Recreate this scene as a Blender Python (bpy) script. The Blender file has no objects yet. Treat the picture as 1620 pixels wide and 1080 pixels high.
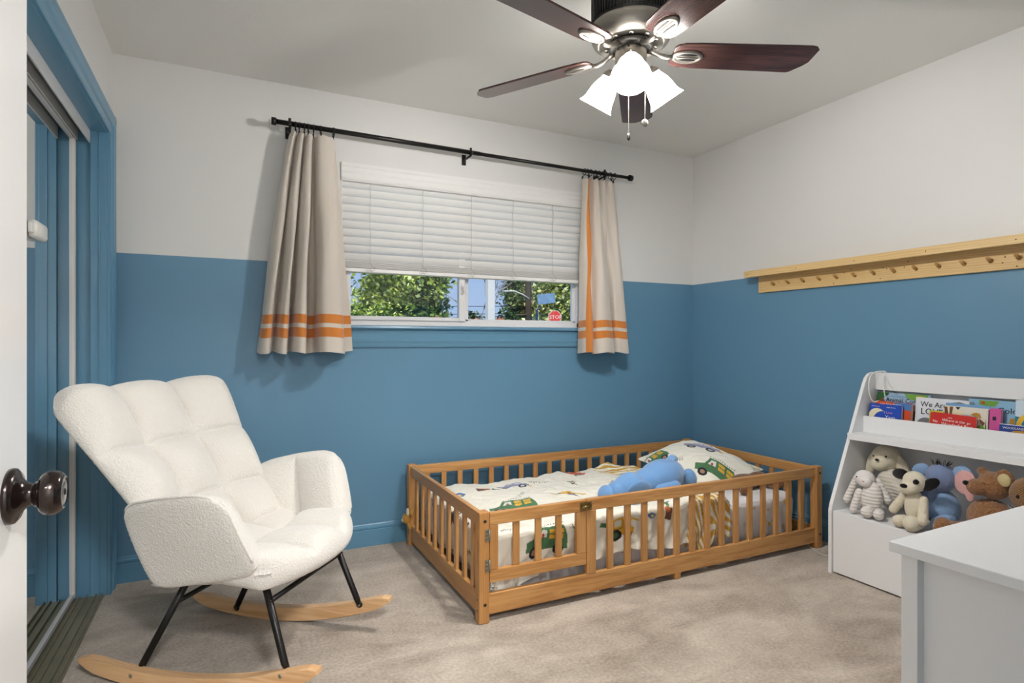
import bpy, bmesh, math, random
import numpy as np
from mathutils import Vector, Matrix, Euler, noise
random.seed(7); rng = np.random.default_rng(7)
C = bpy.context.scene.collection
R = math.radians
PI = math.pi

# ------------------------------------------------------------------ camera
XL, XR, YB, YF, H = -0.480, 3.010, 3.225, 0.20, 2.44
CAMZ = 1.109
cam = bpy.data.objects.new('camera', bpy.data.cameras.new('camera')); C.objects.link(cam)
cam.location = (0, 0, CAMZ); cam.rotation_euler = (R(90), 0, R(-25.8346))
cam.data.sensor_width = 36; cam.data.lens = 926.47/1620*36
cam.data.shift_y = 1.91/1620; cam.data.clip_start = 0.02
bpy.context.scene.camera = cam
# ------------------------------------------------------------------ world, lights, exposure
sc = bpy.context.scene
sc.view_settings.view_transform = 'Standard'; sc.view_settings.look = 'None'
sc.view_settings.exposure = 0.0; sc.view_settings.gamma = 1.0; sc.view_settings.use_curve_mapping = False
w = bpy.data.worlds.new('world'); sc.world = w; w.use_nodes = True
nt = w.node_tree; nt.nodes.clear()
out = nt.nodes.new('ShaderNodeOutputWorld'); bg = nt.nodes.new('ShaderNodeBackground')
tc = nt.nodes.new('ShaderNodeTexCoord'); sx = nt.nodes.new('ShaderNodeSeparateXYZ'); cr = nt.nodes.new('ShaderNodeValToRGB')
nt.links.new(tc.outputs['Generated'], sx.inputs[0]); nt.links.new(sx.outputs['Z'], cr.inputs[0])
cr.color_ramp.elements[0].position = 0.0; cr.color_ramp.elements[0].color = (.46, .62, .90, 1)
cr.color_ramp.elements[1].position = 0.5; cr.color_ramp.elements[1].color = (.17, .33, .80, 1)
nt.links.new(cr.outputs[0], bg.inputs['Color']); bg.inputs['Strength'].default_value = 1.0
nt.links.new(bg.outputs[0], out.inputs[0])

def light(name, kind, loc, energy, color=(1, 1, 1), **kw):
    l = bpy.data.lights.new(name, kind); l.energy = energy; l.color = color
    for k, v in kw.items(): setattr(l, k, v)
    o = bpy.data.objects.new(name, l); C.objects.link(o); o.location = loc
    return o
sun = light('sun', 'SUN', (0, 0, 8), 4.2, (1, .95, .84), angle=R(.6)); sun.rotation_euler = Euler((R(48), 0, R(-28)))
# the sun stands behind the house, so it lights the garden trees only
FANX, FANY = 1.2925, 1.6964
SHZ = 2.085
AZ0 = math.atan2(-FANY, -FANX)
for k in range(3):       # the three bulbs of the fan's light kit
    a = AZ0 + k*2*PI/3
    light('fan_bulb_light', 'POINT', (FANX+.118*math.cos(a), FANY+.118*math.sin(a), 2.005), 46.0, (1, .975, .945), shadow_soft_size=.028)
hl = light('hall_light', 'AREA', (.25, -.75, 2.30), 95, (1, .98, .96), shape='DISK', size=.42)

# ------------------------------------------------------------------ materials
def s2l(c):
    return tuple(((x/255)/12.92 if x/255 <= .04045 else ((x/255+.055)/1.055)**2.4) for x in c)
def newmat(name):
    m = bpy.data.materials.new(name); m.use_nodes = True
    return m, m.node_tree, m.node_tree.nodes['Principled BSDF']
MATS = {}
def mat(name, col, rough=.6, metal=0, bump=0, bscale=200, spec=.5, var=0, vscale=5, sheen=0, coat=0, stretch=None, lin=False, trans=0):
    if name in MATS: return MATS[name]
    m, t, b = newmat(name)
    c = col if lin else s2l(col)
    b.inputs['Base Color'].default_value = (*c, 1); b.inputs['Roughness'].default_value = rough
    b.inputs['Metallic'].default_value = metal; b.inputs['Specular IOR Level'].default_value = spec
    if sheen: b.inputs['Sheen Weight'].default_value = sheen; b.inputs['Sheen Roughness'].default_value = .5
    if coat: b.inputs['Coat Weight'].default_value = coat; b.inputs['Coat Roughness'].default_value = .1
    tc = t.nodes.new('ShaderNodeTexCoord'); mp = t.nodes.new('ShaderNodeMapping')
    t.links.new(tc.outputs['Object'], mp.inputs[0])
    if stretch: mp.inputs['Scale'].default_value = stretch
    if bump:
        n = t.nodes.new('ShaderNodeTexNoise'); n.inputs['Scale'].default_value = bscale; n.inputs['Detail'].default_value = 3
        bp = t.nodes.new('ShaderNodeBump'); bp.inputs['Strength'].default_value = bump; bp.inputs['Distance'].default_value = .004
        t.links.new(mp.outputs[0], n.inputs[0]); t.links.new(n.outputs[0], bp.inputs['Height']); t.links.new(bp.outputs[0], b.inputs['Normal'])
    if var:
        n = t.nodes.new('ShaderNodeTexNoise'); n.inputs['Scale'].default_value = vscale; n.inputs['Detail'].default_value = 4
        r = t.nodes.new('ShaderNodeMix'); r.data_type = 'RGBA'
        r.inputs[6].default_value = (*[x*(1-var) for x in c], 1); r.inputs[7].default_value = (*[min(1, x*(1+var)) for x in c], 1)
        t.links.new(mp.outputs[0], n.inputs[0]); t.links.new(n.outputs[0], r.inputs[0]); t.links.new(r.outputs[2], b.inputs['Base Color'])
    MATS[name] = m
    return m
def wood(name, c1, c2, axis, rough=.38, scale=1.0, knots=True, bandy=7):
    m, t, b = newmat(name)
    tc = t.nodes.new('ShaderNodeTexCoord'); mp = t.nodes.new('ShaderNodeMapping'); s = [14*scale]*3; s[axis] = 1.1*scale
    mp.inputs['Scale'].default_value = s
    n = t.nodes.new('ShaderNodeTexNoise'); n.inputs['Scale'].default_value = 1.6; n.inputs['Detail'].default_value = 5; n.inputs['Distortion'].default_value = .6
    n2 = t.nodes.new('ShaderNodeTexWave'); n2.inputs['Scale'].default_value = bandy*.5; n2.inputs['Distortion'].default_value = 9; n2.inputs['Detail'].default_value = 3
    n2.bands_direction = 'XYZ'[(axis+1) % 3]
    t.links.new(tc.outputs['Object'], mp.inputs[0]); t.links.new(mp.outputs[0], n.inputs[0]); t.links.new(mp.outputs[0], n2.inputs[0])
    mx = t.nodes.new('ShaderNodeMath'); mx.operation = 'MULTIPLY_ADD'; mx.inputs[1].default_value = .35
    t.links.new(n2.outputs[1], mx.inputs[0]); t.links.new(n.outputs[0], mx.inputs[2])
    r = t.nodes.new('ShaderNodeValToRGB'); r.color_ramp.elements[0].position = .35; r.color_ramp.elements[1].position = .95
    r.color_ramp.elements[0].color = (*s2l(c1), 1); r.color_ramp.elements[1].color = (*s2l(c2), 1)
    t.links.new(mx.outputs[0], r.inputs[0]); t.links.new(r.outputs[0], b.inputs['Base Color'])
    b.inputs['Roughness'].default_value = rough
    MATS[name] = m
    return m
def vcol(name, rough=.8, bump=.25, bscale=400, sheen=.2, dist=.002, trans=0):
    m, t, b = newmat(name)
    a = t.nodes.new('ShaderNodeAttribute'); a.attribute_name = 'Col'
    t.links.new(a.outputs['Color'], b.inputs['Base Color']); b.inputs['Roughness'].default_value = rough
    b.inputs['Sheen Weight'].default_value = sheen
    n = t.nodes.new('ShaderNodeTexNoise'); n.inputs['Scale'].default_value = bscale
    tc = t.nodes.new('ShaderNodeTexCoord'); t.links.new(tc.outputs['Object'], n.inputs[0])
    bp = t.nodes.new('ShaderNodeBump'); bp.inputs['Strength'].default_value = bump; bp.inputs['Distance'].default_value = dist
    t.links.new(n.outputs[0], bp.inputs['Height']); t.links.new(bp.outputs[0], b.inputs['Normal'])
    MATS[name] = m
    return m

WHITE_PAINT = (.73, .725, .71)
BLUE = (.118, .262, .395)
def wall_mat():
    m, t, b = newmat('two_tone_wall_paint')
    tc = t.nodes.new('ShaderNodeTexCoord'); s = t.nodes.new('ShaderNodeSeparateXYZ'); g = t.nodes.new('ShaderNodeMath'); g.operation = 'GREATER_THAN'; g.inputs[1].default_value = 1.5245
    t.links.new(tc.outputs['Object'], s.inputs[0]); t.links.new(s.outputs['Z'], g.inputs[0])
    mx = t.nodes.new('ShaderNodeMix'); mx.data_type = 'RGBA'; mx.inputs[6].default_value = (*BLUE, 1); mx.inputs[7].default_value = (*WHITE_PAINT, 1)
    t.links.new(g.outputs[0], mx.inputs[0]); t.links.new(mx.outputs[2], b.inputs['Base Color'])
    b.inputs['Roughness'].default_value = .42; b.inputs['Specular IOR Level'].default_value = .5
    n = t.nodes.new('ShaderNodeTexNoise'); n.inputs['Scale'].default_value = 130; n.inputs['Detail'].default_value = 2
    bp = t.nodes.new('ShaderNodeBump'); bp.inputs['Strength'].default_value = .12; bp.inputs['Distance'].default_value = .002
    t.links.new(tc.outputs['Object'], n.inputs[0]); t.links.new(n.outputs[0], bp.inputs['Height']); t.links.new(bp.outputs[0], b.inputs['Normal'])
    return m
M_wall = wall_mat()
M_white_wall = mat('white_wall_paint', WHITE_PAINT, .5, lin=True, bump=.1, bscale=130)
M_ceil = mat('ceiling_paint', (.80, .795, .765), .7, lin=True, bump=.2, bscale=110)
M_blue = mat('blue_trim_paint', (.118, .275, .41), .3, lin=True, bump=.03, bscale=60)
M_gloss_white = mat('white_gloss_paint', (.78, .77, .755), .22, lin=True)
M_alum = mat('white_aluminium', (214, 212, 210), .3, bump=.02, bscale=50)
M_track = mat('brushed_track_metal', (112, 114, 112), .4, metal=.55)
M_trackfloor = mat('worn_bronze_track', (150, 143, 120), .45, metal=.35, var=.3, vscale=12)
M_vinyl = mat('white_window_vinyl', (226, 226, 226), .35)
M_blind = mat('white_blind_vinyl', (.80, .795, .78), .35, lin=True)
M_black = mat('black_metal', (22, 20, 19), .38, metal=.3)
M_nickel = mat('satin_nickel', (146, 141, 134), .42, metal=1, bump=.02, bscale=80)
M_pewter = mat('dark_pewter', (62, 60, 57), .42, metal=.7)
M_bronze = mat('oil_rubbed_bronze', (40, 29, 26), .22, metal=.75, coat=.4, var=.25, vscale=30)
M_mirror = mat('mirror_glass', (.86, .88, .88), .012, metal=1, lin=True)
M_white_lam = mat('white_laminate', (.82, .82, .825), .4, lin=True, bump=.02, bscale=300)
M_dresser = mat('dresser_paint', (.70, .685, .675), .38, lin=True)
M_plastic = mat('white_plastic', (232, 230, 224), .3)
M_dark = mat('black_plastic', (14, 13, 14), .35)
M_steel = mat('zinc_steel', (170, 165, 150), .35, metal=1)
M_brass = mat('brass_latch', (150, 130, 84), .35, metal=1, var=.4, vscale=60)
M_rubber = mat('black_rubber', (25, 24, 24), .7)
BED = [wood('bed_pine_%s' % 'xyz'[a], (172, 118, 62), (206, 155, 97), a, .36) for a in range(3)]
ROCK = wood('rocker_beech', (205, 154, 104), (232, 192, 146), 0, .35, scale=.8)
PEG = wood('peg_rail_pine', (205, 168, 108), (229, 199, 144), 1, .5, scale=.6)
PEGD = wood('peg_dowel_pine', (160, 116, 62), (196, 152, 92), 0, .5)
BLADE = wood('walnut_blade', (30, 18, 20), (80, 54, 50), 0, .2, scale=1.3)

def sherpa_mat():
    m, t, b = newmat('cream_sherpa')
    b.inputs['Base Color'].default_value = (.73, .695, .64, 1); b.inputs['Roughness'].default_value = 1
    b.inputs['Sheen Weight'].default_value = .5; b.inputs['Sheen Roughness'].default_value = .6; b.inputs['Specular IOR Level'].default_value = .1
    tc = t.nodes.new('ShaderNodeTexCoord')
    n = t.nodes.new('ShaderNodeTexNoise'); n.inputs['Scale'].default_value = 95; n.inputs['Detail'].default_value = 4; n.inputs['Distortion'].default_value = 1.5
    n2 = t.nodes.new('ShaderNodeTexVoronoi'); n2.inputs['Scale'].default_value = 160
    ad = t.nodes.new('ShaderNodeMath'); ad.operation = 'ADD'
    t.links.new(tc.outputs['Object'], n.inputs[0]); t.links.new(tc.outputs['Object'], n2.inputs[0]); t.links.new(n.outputs[0], ad.inputs[0]); t.links.new(n2.outputs[0], ad.inputs[1])
    bp = t.nodes.new('ShaderNodeBump'); bp.inputs['Strength'].default_value = .42; bp.inputs['Distance'].default_value = .0045
    t.links.new(ad.outputs[0], bp.inputs['Height']); t.links.new(bp.outputs[0], b.inputs['Normal'])
    return m
M_sherpa = sherpa_mat()
def carpet_mat():
    m, t, b = newmat('beige_carpet')
    tc = t.nodes.new('ShaderNodeTexCoord')
    def noi(scale, det, dist=0, st=None, rot=0):
        mp = t.nodes.new('ShaderNodeMapping'); t.links.new(tc.outputs['Object'], mp.inputs[0])
        if st: mp.inputs['Scale'].default_value = st
        mp.inputs['Rotation'].default_value = (0, 0, rot)
        n = t.nodes.new('ShaderNodeTexNoise'); n.inputs['Scale'].default_value = scale; n.inputs['Detail'].default_value = det; n.inputs['Distortion'].default_value = dist
        t.links.new(mp.outputs[0], n.inputs[0]); return n
    big = noi(2.2, 3, 1.2, (1, 2.0, 1), R(25)); mid = noi(11, 4, .5); fine = noi(330, 2); tuft = noi(85, 3)
    def math_(op, a, bb, v=None):
        x = t.nodes.new('ShaderNodeMath'); x.operation = op
        t.links.new(a, x.inputs[0])
        if v is None: t.links.new(bb, x.inputs[1])
        else: x.inputs[1].default_value = v
        return x.outputs[0]
    s = math_('ADD', math_('MULTIPLY', big.outputs[0], None, .55), math_('MULTIPLY', mid.outputs[0], None, .22))
    s = math_('ADD', s, math_('MULTIPLY', fine.outputs[0], None, .25)); s = math_('ADD', s, math_('MULTIPLY', tuft.outputs[0], None, .42))
    r = t.nodes.new('ShaderNodeValToRGB'); r.color_ramp.elements[0].position = .54; r.color_ramp.elements[1].position = .89
    r.color_ramp.elements[0].color = (*s2l((150, 133, 116)), 1); r.color_ramp.elements[1].color = (*s2l((214, 200, 183)), 1)
    t.links.new(s, r.inputs[0]); t.links.new(r.outputs[0], b.inputs['Base Color'])
    b.inputs['Roughness'].default_value = 1; b.inputs['Specular IOR Level'].default_value = .1; b.inputs['Sheen Weight'].default_value = .3
    bp = t.nodes.new('ShaderNodeBump'); bp.inputs['Strength'].default_value = .8; bp.inputs['Distance'].default_value = .008
    t.links.new(math_('ADD', fine.outputs[0], tuft.outputs[0]), bp.inputs['Height']); t.links.new(bp.outputs[0], b.inputs['Normal'])
    return m
M_carpet = carpet_mat()
def fur_mat(name, col, bump=.6, scale=140, wave=None, dist=.005, sheen=.4, var=.12):
    m, t, b = newmat(name)
    c = s2l(col)
    b.inputs['Roughness'].default_value = 1; b.inputs['Sheen Weight'].default_value = sheen; b.inputs['Specular IOR Level'].default_value = .1
    tc = t.nodes.new('ShaderNodeTexCoord')
    n = t.nodes.new('ShaderNodeTexNoise'); n.inputs['Scale'].default_value = scale; n.inputs['Detail'].default_value = 4; n.inputs['Distortion'].default_value = 1
    t.links.new(tc.outputs['Object'], n.inputs[0])
    r = t.nodes.new('ShaderNodeMix'); r.data_type = 'RGBA'
    r.inputs[6].default_value = (*[x*(1-var) for x in c], 1); r.inputs[7].default_value = (*[min(1, x*(1+var)) for x in c], 1)
    t.links.new(n.outputs[0], r.inputs[0]); t.links.new(r.outputs[2], b.inputs['Base Color'])
    bp = t.nodes.new('ShaderNodeBump'); bp.inputs['Strength'].default_value = bump; bp.inputs['Distance'].default_value = dist
    src = n.outputs[0]
    if wave:
        wv = t.nodes.new('ShaderNodeTexWave'); wv.inputs['Scale'].default_value = wave[0]; wv.bands_direction = wave[1]; wv.inputs['Distortion'].default_value = wave[2]; wv.inputs['Detail'].default_value = 0
        t.links.new(tc.outputs['Object'], wv.inputs[0]); src = wv.outputs[1]
        r.inputs[6].default_value = (*[x*.92 for x in c], 1); r.inputs[7].default_value = (*c, 1)
        t.links.new(wv.outputs[1], r.inputs[0])
    t.links.new(src, bp.inputs['Height']); t.links.new(bp.outputs[0], b.inputs['Normal'])
    MATS[name] = m
    return m
def shade_glass():
    m, t, b = newmat('frosted_lamp_glass')
    b.inputs['Base Color'].default_value = (.95, .93, .88, 1); b.inputs['Roughness'].default_value = .25
    e = b.inputs['Emission Color']; e.default_value = (1, .965, .91, 1); b.inputs['Emission Strength'].default_value = 34
    return m
def emis(name, col, st):
    m, t, b = newmat(name); b.inputs['Emission Color'].default_value = (*col, 1); b.inputs['Emission Strength'].default_value = st
    return m
def pane_mat():
    m, t, b = newmat('window_glass'); t.nodes.remove(b)
    o = t.nodes['Material Output']; tr = t.nodes.new('ShaderNodeBsdfTransparent'); g = t.nodes.new('ShaderNodeBsdfGlossy'); mx = t.nodes.new('ShaderNodeMixShader')
    tr.inputs[0].default_value = (.97, .98, .97, 1); g.inputs['Roughness'].default_value = .02; mx.inputs[0].default_value = .04
    t.links.new(tr.outputs[0], mx.inputs[1]); t.links.new(g.outputs[0], mx.inputs[2]); t.links.new(mx.outputs[0], o.inputs[0])
    return m

# ------------------------------------------------------------------ mesh helpers
def link(o, parent=None):
    C.objects.link(o)
    if parent: o.parent = parent
    return o
def props(o, label=None, cat=None, group=None, kind=None):
    if label: o['label'] = label
    if cat: o['category'] = cat
    if group: o['group'] = group
    if kind: o['kind'] = kind
    return o
def thing(name, label, cat, loc=(0, 0, 0), rotz=0, group=None):
    o = bpy.data.objects.new(name, None); C.objects.link(o); o.empty_display_size = .05
    o.location = loc; o.rotation_euler = (0, 0, rotz)
    return props(o, label, cat, group)
class MB:
    def __init__(s): s.bm = bmesh.new(); s.mi = 0
    def _m(s, faces):
        for f in faces: f.material_index = s.mi
    def box(s, x0, x1, y0, y1, z0, z1, bev=0, M=None):
        r = bmesh.ops.create_cube(s.bm, size=1)
        v = r['verts']
        for q in v: q.co = Vector(((x0+x1)/2+q.co.x*(x1-x0), (y0+y1)/2+q.co.y*(y1-y0), (z0+z1)/2+q.co.z*(z1-z0)))
        fs = list({f for q in v for f in q.link_faces}); s._m(fs)
        if bev:
            es = list({e for q in v for e in q.link_edges})
            rr = bmesh.ops.bevel(s.bm, geom=es, offset=bev, segments=2, affect='EDGES', profile=.5)
            fs = rr['faces']; s._m(fs)
            v = list({q for f in fs for q in f.verts})
        if M is not None:
            vv = set(v)
            for q in list(vv): q.co = M @ q.co
        return s
    def tube(s, pts, r, seg=10, caps=True):
        pts = [Vector(p) for p in pts]; rs = r if isinstance(r, (list, tuple)) else [r]*len(pts)
        rings = []; up = None
        for i, p in enumerate(pts):
            d = (pts[min(i+1, len(pts)-1)]-pts[max(i-1, 0)]).normalized()
            if up is None: up = d.orthogonal().normalized()
            else: up = (up-d*up.dot(d)).normalized()
            b = d.cross(up)
            rings.append([s.bm.verts.new(p+(up*math.cos(a)+b*math.sin(a))*rs[i]) for a in [2*PI*k/seg for k in range(seg)]])
        fs = []
        for i in range(len(rings)-1):
            for k in range(seg): fs.append(s.bm.faces.new((rings[i][k], rings[i][(k+1) % seg], rings[i+1][(k+1) % seg], rings[i+1][k])))
        if caps: fs.append(s.bm.faces.new(rings[0][::-1])); fs.append(s.bm.faces.new(rings[-1]))
        for f in fs: f.smooth = True
        if caps: fs[-1].smooth = False; fs[-2].smooth = False
        s._m(fs); return s
    def lathe(s, prof, seg=40, M=None, cap0=False, cap1=False):
        rings = [[s.bm.verts.new(Vector((r*math.cos(2*PI*k/seg), r*math.sin(2*PI*k/seg), z))) for k in range(seg)] for r, z in prof]
        fs = []
        for i in range(len(rings)-1):
            for k in range(seg): fs.append(s.bm.faces.new((rings[i][k], rings[i][(k+1) % seg], rings[i+1][(k+1) % seg], rings[i+1][k])))
        for f in fs: f.smooth = True
        if cap0: fs.append(s.bm.faces.new(rings[0][::-1]))
        if cap1: fs.append(s.bm.faces.new(rings[-1]))
        s._m(fs)
        if M is not None:
            for rg in rings:
                for v in rg: v.co = M @ v.co
        return s
    def prism(s, poly, a, b, axes='xy', M=None, bev=0):
        """poly in plane 'axes', extruded along the remaining axis from a to b"""
        ax = {'x': 0, 'y': 1, 'z': 2}; i, j = ax[axes[0]], ax[axes[1]]; k = 3-i-j
        def P(p, t):
            c = [0, 0, 0]; c[i] = p[0]; c[j] = p[1]; c[k] = t; return Vector(c)
        lo = [s.bm.verts.new(P(p, a)) for p in poly]; hi = [s.bm.verts.new(P(p, b)) for p in poly]
        fs = [s.bm.faces.new(lo[::-1]), s.bm.faces.new(hi)]; n = len(poly)
        for q in range(n): fs.append(s.bm.faces.new((lo[q], lo[(q+1) % n], hi[(q+1) % n], hi[q])))
        s._m(fs)
        vs = lo+hi
        if bev:
            es = list({e for f in fs[:2] for e in f.edges})
            rr = bmesh.ops.bevel(s.bm, geom=es, offset=bev, segments=2, affect='EDGES', profile=.5)
            s._m(rr['faces']); vs = list({v for f in rr['faces'] for v in f.verts} | {v for v in vs if v.is_valid})
        if M is not None:
            for v in vs:
                if v.is_valid: v.co = M @ v.co
        return s
    def ell(s, c, r, rot=(0, 0, 0), seg=24):
        q = bmesh.ops.create_uvsphere(s.bm, u_segments=seg, v_segments=seg//2+2, radius=1)
        Mx = Matrix.Translation(c) @ Euler(rot).to_matrix().to_4x4() @ Matrix.Diagonal((*r, 1))
        for v in q['verts']: v.co = Mx @ v.co
        fs = {f for v in q['verts'] for f in v.link_faces}
        for f in fs: f.smooth = True
        s._m(fs); return s
    def torus(s, c, R1, r, axis='x', seg=20, sg=8, M=None):
        pts = []
        for k in range(seg+1):
            a = 2*PI*k/seg
            o = {'x': (0, math.cos(a), math.sin(a)), 'y': (math.cos(a), 0, math.sin(a)), 'z': (math.cos(a), math.sin(a), 0)}[axis]
            pts.append(Vector(c)+Vector(o)*R1)
        return s.tube(pts, r, sg, caps=False)
    def build(s, name, m, parent=None, smooth=False, recalc=True):
        if recalc: bmesh.ops.recalc_face_normals(s.bm, faces=s.bm.faces)
        me = bpy.data.meshes.new(name); s.bm.to_mesh(me); s.bm.free()
        for x in (m if isinstance(m, list) else [m]): me.materials.append(x)
        if smooth:
            for p in me.polygons: p.use_smooth = True
        return link(bpy.data.objects.new(name, me), parent)
def struct(o): o['kind'] = 'structure'; return o
def box(name, m, parent, *a, bev=0): return MB().box(*a, bev=bev).build(name, m, parent)

def gridmesh(name, V, F, m, parent=None, col=None, smooth=True):
    me = bpy.data.meshes.new(name); V = np.asarray(V, dtype=np.float32).reshape(-1, 3); F = np.asarray(F, dtype=np.int32)
    me.vertices.add(len(V)); me.vertices.foreach_set('co', V.ravel())
    me.loops.add(F.size); me.loops.foreach_set('vertex_index', F.ravel())
    me.polygons.add(len(F)); me.polygons.foreach_set('loop_start', np.arange(0, F.size, 4, dtype=np.int32))
    me.update(calc_edges=True); me.validate()
    if smooth: me.polygons.foreach_set('use_smooth', np.ones(len(me.polygons), dtype=bool))
    if col is not None:
        at = me.color_attributes.new('Col', 'FLOAT_COLOR', 'POINT')
        c4 = np.ones((len(V), 4), dtype=np.float32); c4[:, :3] = col; at.data.foreach_set('color', c4.ravel())
    me.materials.append(m)
    return link(bpy.data.objects.new(name, me), parent)
def quads(nu, nv, off=0, flip=False):
    i, j = np.meshgrid(np.arange(nu-1), np.arange(nv-1), indexing='ij')
    a = i*nv+j+off
    q = np.stack([a, a+nv, a+nv+1, a+1], -1).reshape(-1, 4)
    return q[:, ::-1] if flip else q
def normals(P):
    du = np.gradient(P, axis=0); dv = np.gradient(P, axis=1); n = np.cross(du, dv)
    return n/np.maximum(np.linalg.norm(n, axis=-1, keepdims=True), 1e-9)
def edge(d, r):
    x = np.clip(d/r, 0, 1); return np.sqrt(np.clip(1-(1-x)**2, 0, 1))
def pad(name, Pf, nu, nv, front, back, m, parent=None, ru=.12, rv=.12, col=None, jit=0, rnd=0):
    """closed cushion: centre surface Pf(u,v), offset forward/backward along the normal with rounded rims"""
    # denser towards the rims
    def sp(n): t = np.linspace(0, 1, n); return .5-.5*np.cos(PI*t)*(.55)-.5*(1-.55)*(1-2*t)
    u, v = np.meshgrid(sp(nu), sp(nv), indexing='ij')
    s_, t_ = 2*u-1, 2*v-1; k_ = (np.abs(s_)*np.abs(t_))**7*rnd; P = Pf(.5+.5*s_*(1-k_), .5+.5*t_*(1-k_)); N = normals(P)
    du_ = np.clip(np.minimum(u, 1-u)/ru, 0, 1); dv_ = np.clip(np.minimum(v, 1-v)/rv, 0, 1)
    dd_ = 1-np.clip(np.sqrt((1-du_)**2+(1-dv_)**2), 0, 1); e = np.sqrt(np.clip(1-(1-dd_)**2, 0, 1))
    f = front(u, v) if callable(front) else front; b = back(u, v) if callable(back) else back
    A = P+N*(f*e)[..., None]; B = P-N*(b*e)[..., None]
    if jit:
        for G in (A, B):
            j = rng.normal(0, jit, G.shape[:2]); j[0] = j[-1] = 0; j[:, 0] = j[:, -1] = 0
            G += N*j[..., None]
    V = np.concatenate([A.reshape(-1, 3), B.reshape(-1, 3)]); F1 = quads(nu, nv); F2 = quads(nu, nv, nu*nv, True)
    # stitch the rims
    def rim(idx):
        idx = np.array(idx); a, b2 = idx[:-1], idx[1:]
        return np.stack([a, a+nu*nv, b2+nu*nv, b2], -1)
    ids = np.arange(nu*nv).reshape(nu, nv)
    loop = list(ids[:, 0])+list(ids[-1, 1:])+list(ids[::-1, -1][1:])+list(ids[0, ::-1][1:])
    F = np.concatenate([F1, F2, rim(loop)])
    c = None
    if col is not None:
        cc = col(u, v, P); c = np.concatenate([cc[0].reshape(-1, 3), cc[1].reshape(-1, 3)])
    o = gridmesh(name, V, F, m, parent, c)
    bm = bmesh.new(); bm.from_mesh(o.data); bmesh.ops.remove_doubles(bm, verts=bm.verts, dist=1e-5)
    bmesh.ops.recalc_face_normals(bm, faces=bm.faces); bm.to_mesh(o.data); bm.free()
    return o
def blob(name, items, m, parent, voxel=.006, smooth=6, jit=0):
    b = MB()
    for it in items:
        if it[0] == 's': b.ell(it[1], it[2], it[3] if len(it) > 3 else (0, 0, 0), 20)
        else:
            p0, p1, r0, r1 = Vector(it[1]), Vector(it[2]), it[3], it[4]
            n = 7
            for k in range(n+1):
                t = k/n; rr = r0+(r1-r0)*t; b.ell(p0.lerp(p1, t), (rr, rr, rr), seg=14)
    o = b.build(name, m, parent, recalc=False)
    md = o.modifiers.new('remesh', 'REMESH'); md.mode = 'VOXEL'; md.voxel_size = voxel; md.use_smooth_shade = True
    sm = o.modifiers.new('smooth', 'SMOOTH'); sm.iterations = smooth; sm.factor = .6
    return o
def text_into(b, body, loc, size, M, mi, extrude=.0003, font_scale_x=1, shear=0, spacing=1):
    cu = bpy.data.curves.new('lettering', 'FONT'); cu.body = body; cu.size = size; cu.extrude = extrude; cu.resolution_u = 2
    cu.shear = shear; cu.space_character = spacing
    o = bpy.data.objects.new('lettering', cu); C.objects.link(o)
    dg = bpy.context.evaluated_depsgraph_get(); ev = o.evaluated_get(dg); me = ev.to_mesh()
    T = M @ Matrix.Translation(loc) @ Matrix.Diagonal((font_scale_x, 1, 1, 1))
    vs = [b.bm.verts.new(T @ v.co) for v in me.vertices]
    for p in me.polygons:
        try:
            f = b.bm.faces.new([vs[i] for i in p.vertices]); f.material_index = mi
        except ValueError: pass
    ev.to_mesh_clear(); bpy.data.objects.remove(o); bpy.data.curves.remove(cu)
# raster stamps -------------------------------------------------------------
def inpoly(X, Y, poly):
    r = np.zeros(X.shape, bool); n = len(poly)
    for i in range(n):
        x1, y1 = poly[i]; x2, y2 = poly[(i+1) % n]
        if y1 == y2: continue
        c = ((Y > y1) != (Y > y2)) & (X < (x2-x1)*(Y-y1)/(y2-y1)+x1); r ^= c
    return r
def stamp(col, X, Y, cx, cy, s, rot, shapes, flip=False, mask=None):
    c, si = math.cos(rot), math.sin(rot); dx, dy = X-cx, Y-cy
    lx = (dx*c+dy*si)/s; ly = (-dx*si+dy*c)/s
    if flip: lx = -lx
    for sh in shapes:
        if sh[0] == 'e': m = ((lx-sh[1])/sh[3])**2+((ly-sh[2])/sh[4])**2 < 1
        elif sh[0] == 'p': m = inpoly(lx, ly, sh[1])
        elif sh[0] == 'r': m = (lx > sh[1]) & (lx < sh[2]) & (ly > sh[3]) & (ly < sh[4])
        elif sh[0] == 'd':
            x0, x1, y0 = sh[1:4]; m = (lx > x0) & (lx < x1) & (abs(ly-y0-.04*np.sin(lx*9)) < .025) & (np.mod(lx*9, 1) < .55)
        if mask is not None: m = m & mask
        col[m] = s2l(sh[-1])
NAVY, DKN, GREEN, YEL, ORG, LIL, BRN, CRM, RED = (38, 42, 58), (26, 26, 32), (70, 116, 76), (222, 172, 48), (206, 92, 52), (150, 150, 182), (112, 66, 48), (240, 236, 224), (190, 50, 40)
WH = lambda x, y, r, c=(200, 200, 196): [('e', x, y, r, r, DKN), ('e', x, y, r*.5, r*.5, c)]
CAR = [('p', [(-1, -.1), (-.95, .2), (-.5, .28), (-.3, .6), (.4, .6), (.65, .25), (1, .15), (1, -.2), (-.9, -.25)], LIL), ('p', [(-.42, .28), (-.24, .52), (.02, .52), (.02, .25)], (214, 212, 224)), ('p', [(.1, .52), (.36, .52), (.54, .25), (.1, .25)], (214, 212, 224)), ('e', 1.0, -.1, .16, .1, YEL), ('e', -.95, .12, .1, .08, DKN)]+WH(-.55, -.3, .26)+WH(.5, -.3, .26)
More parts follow.
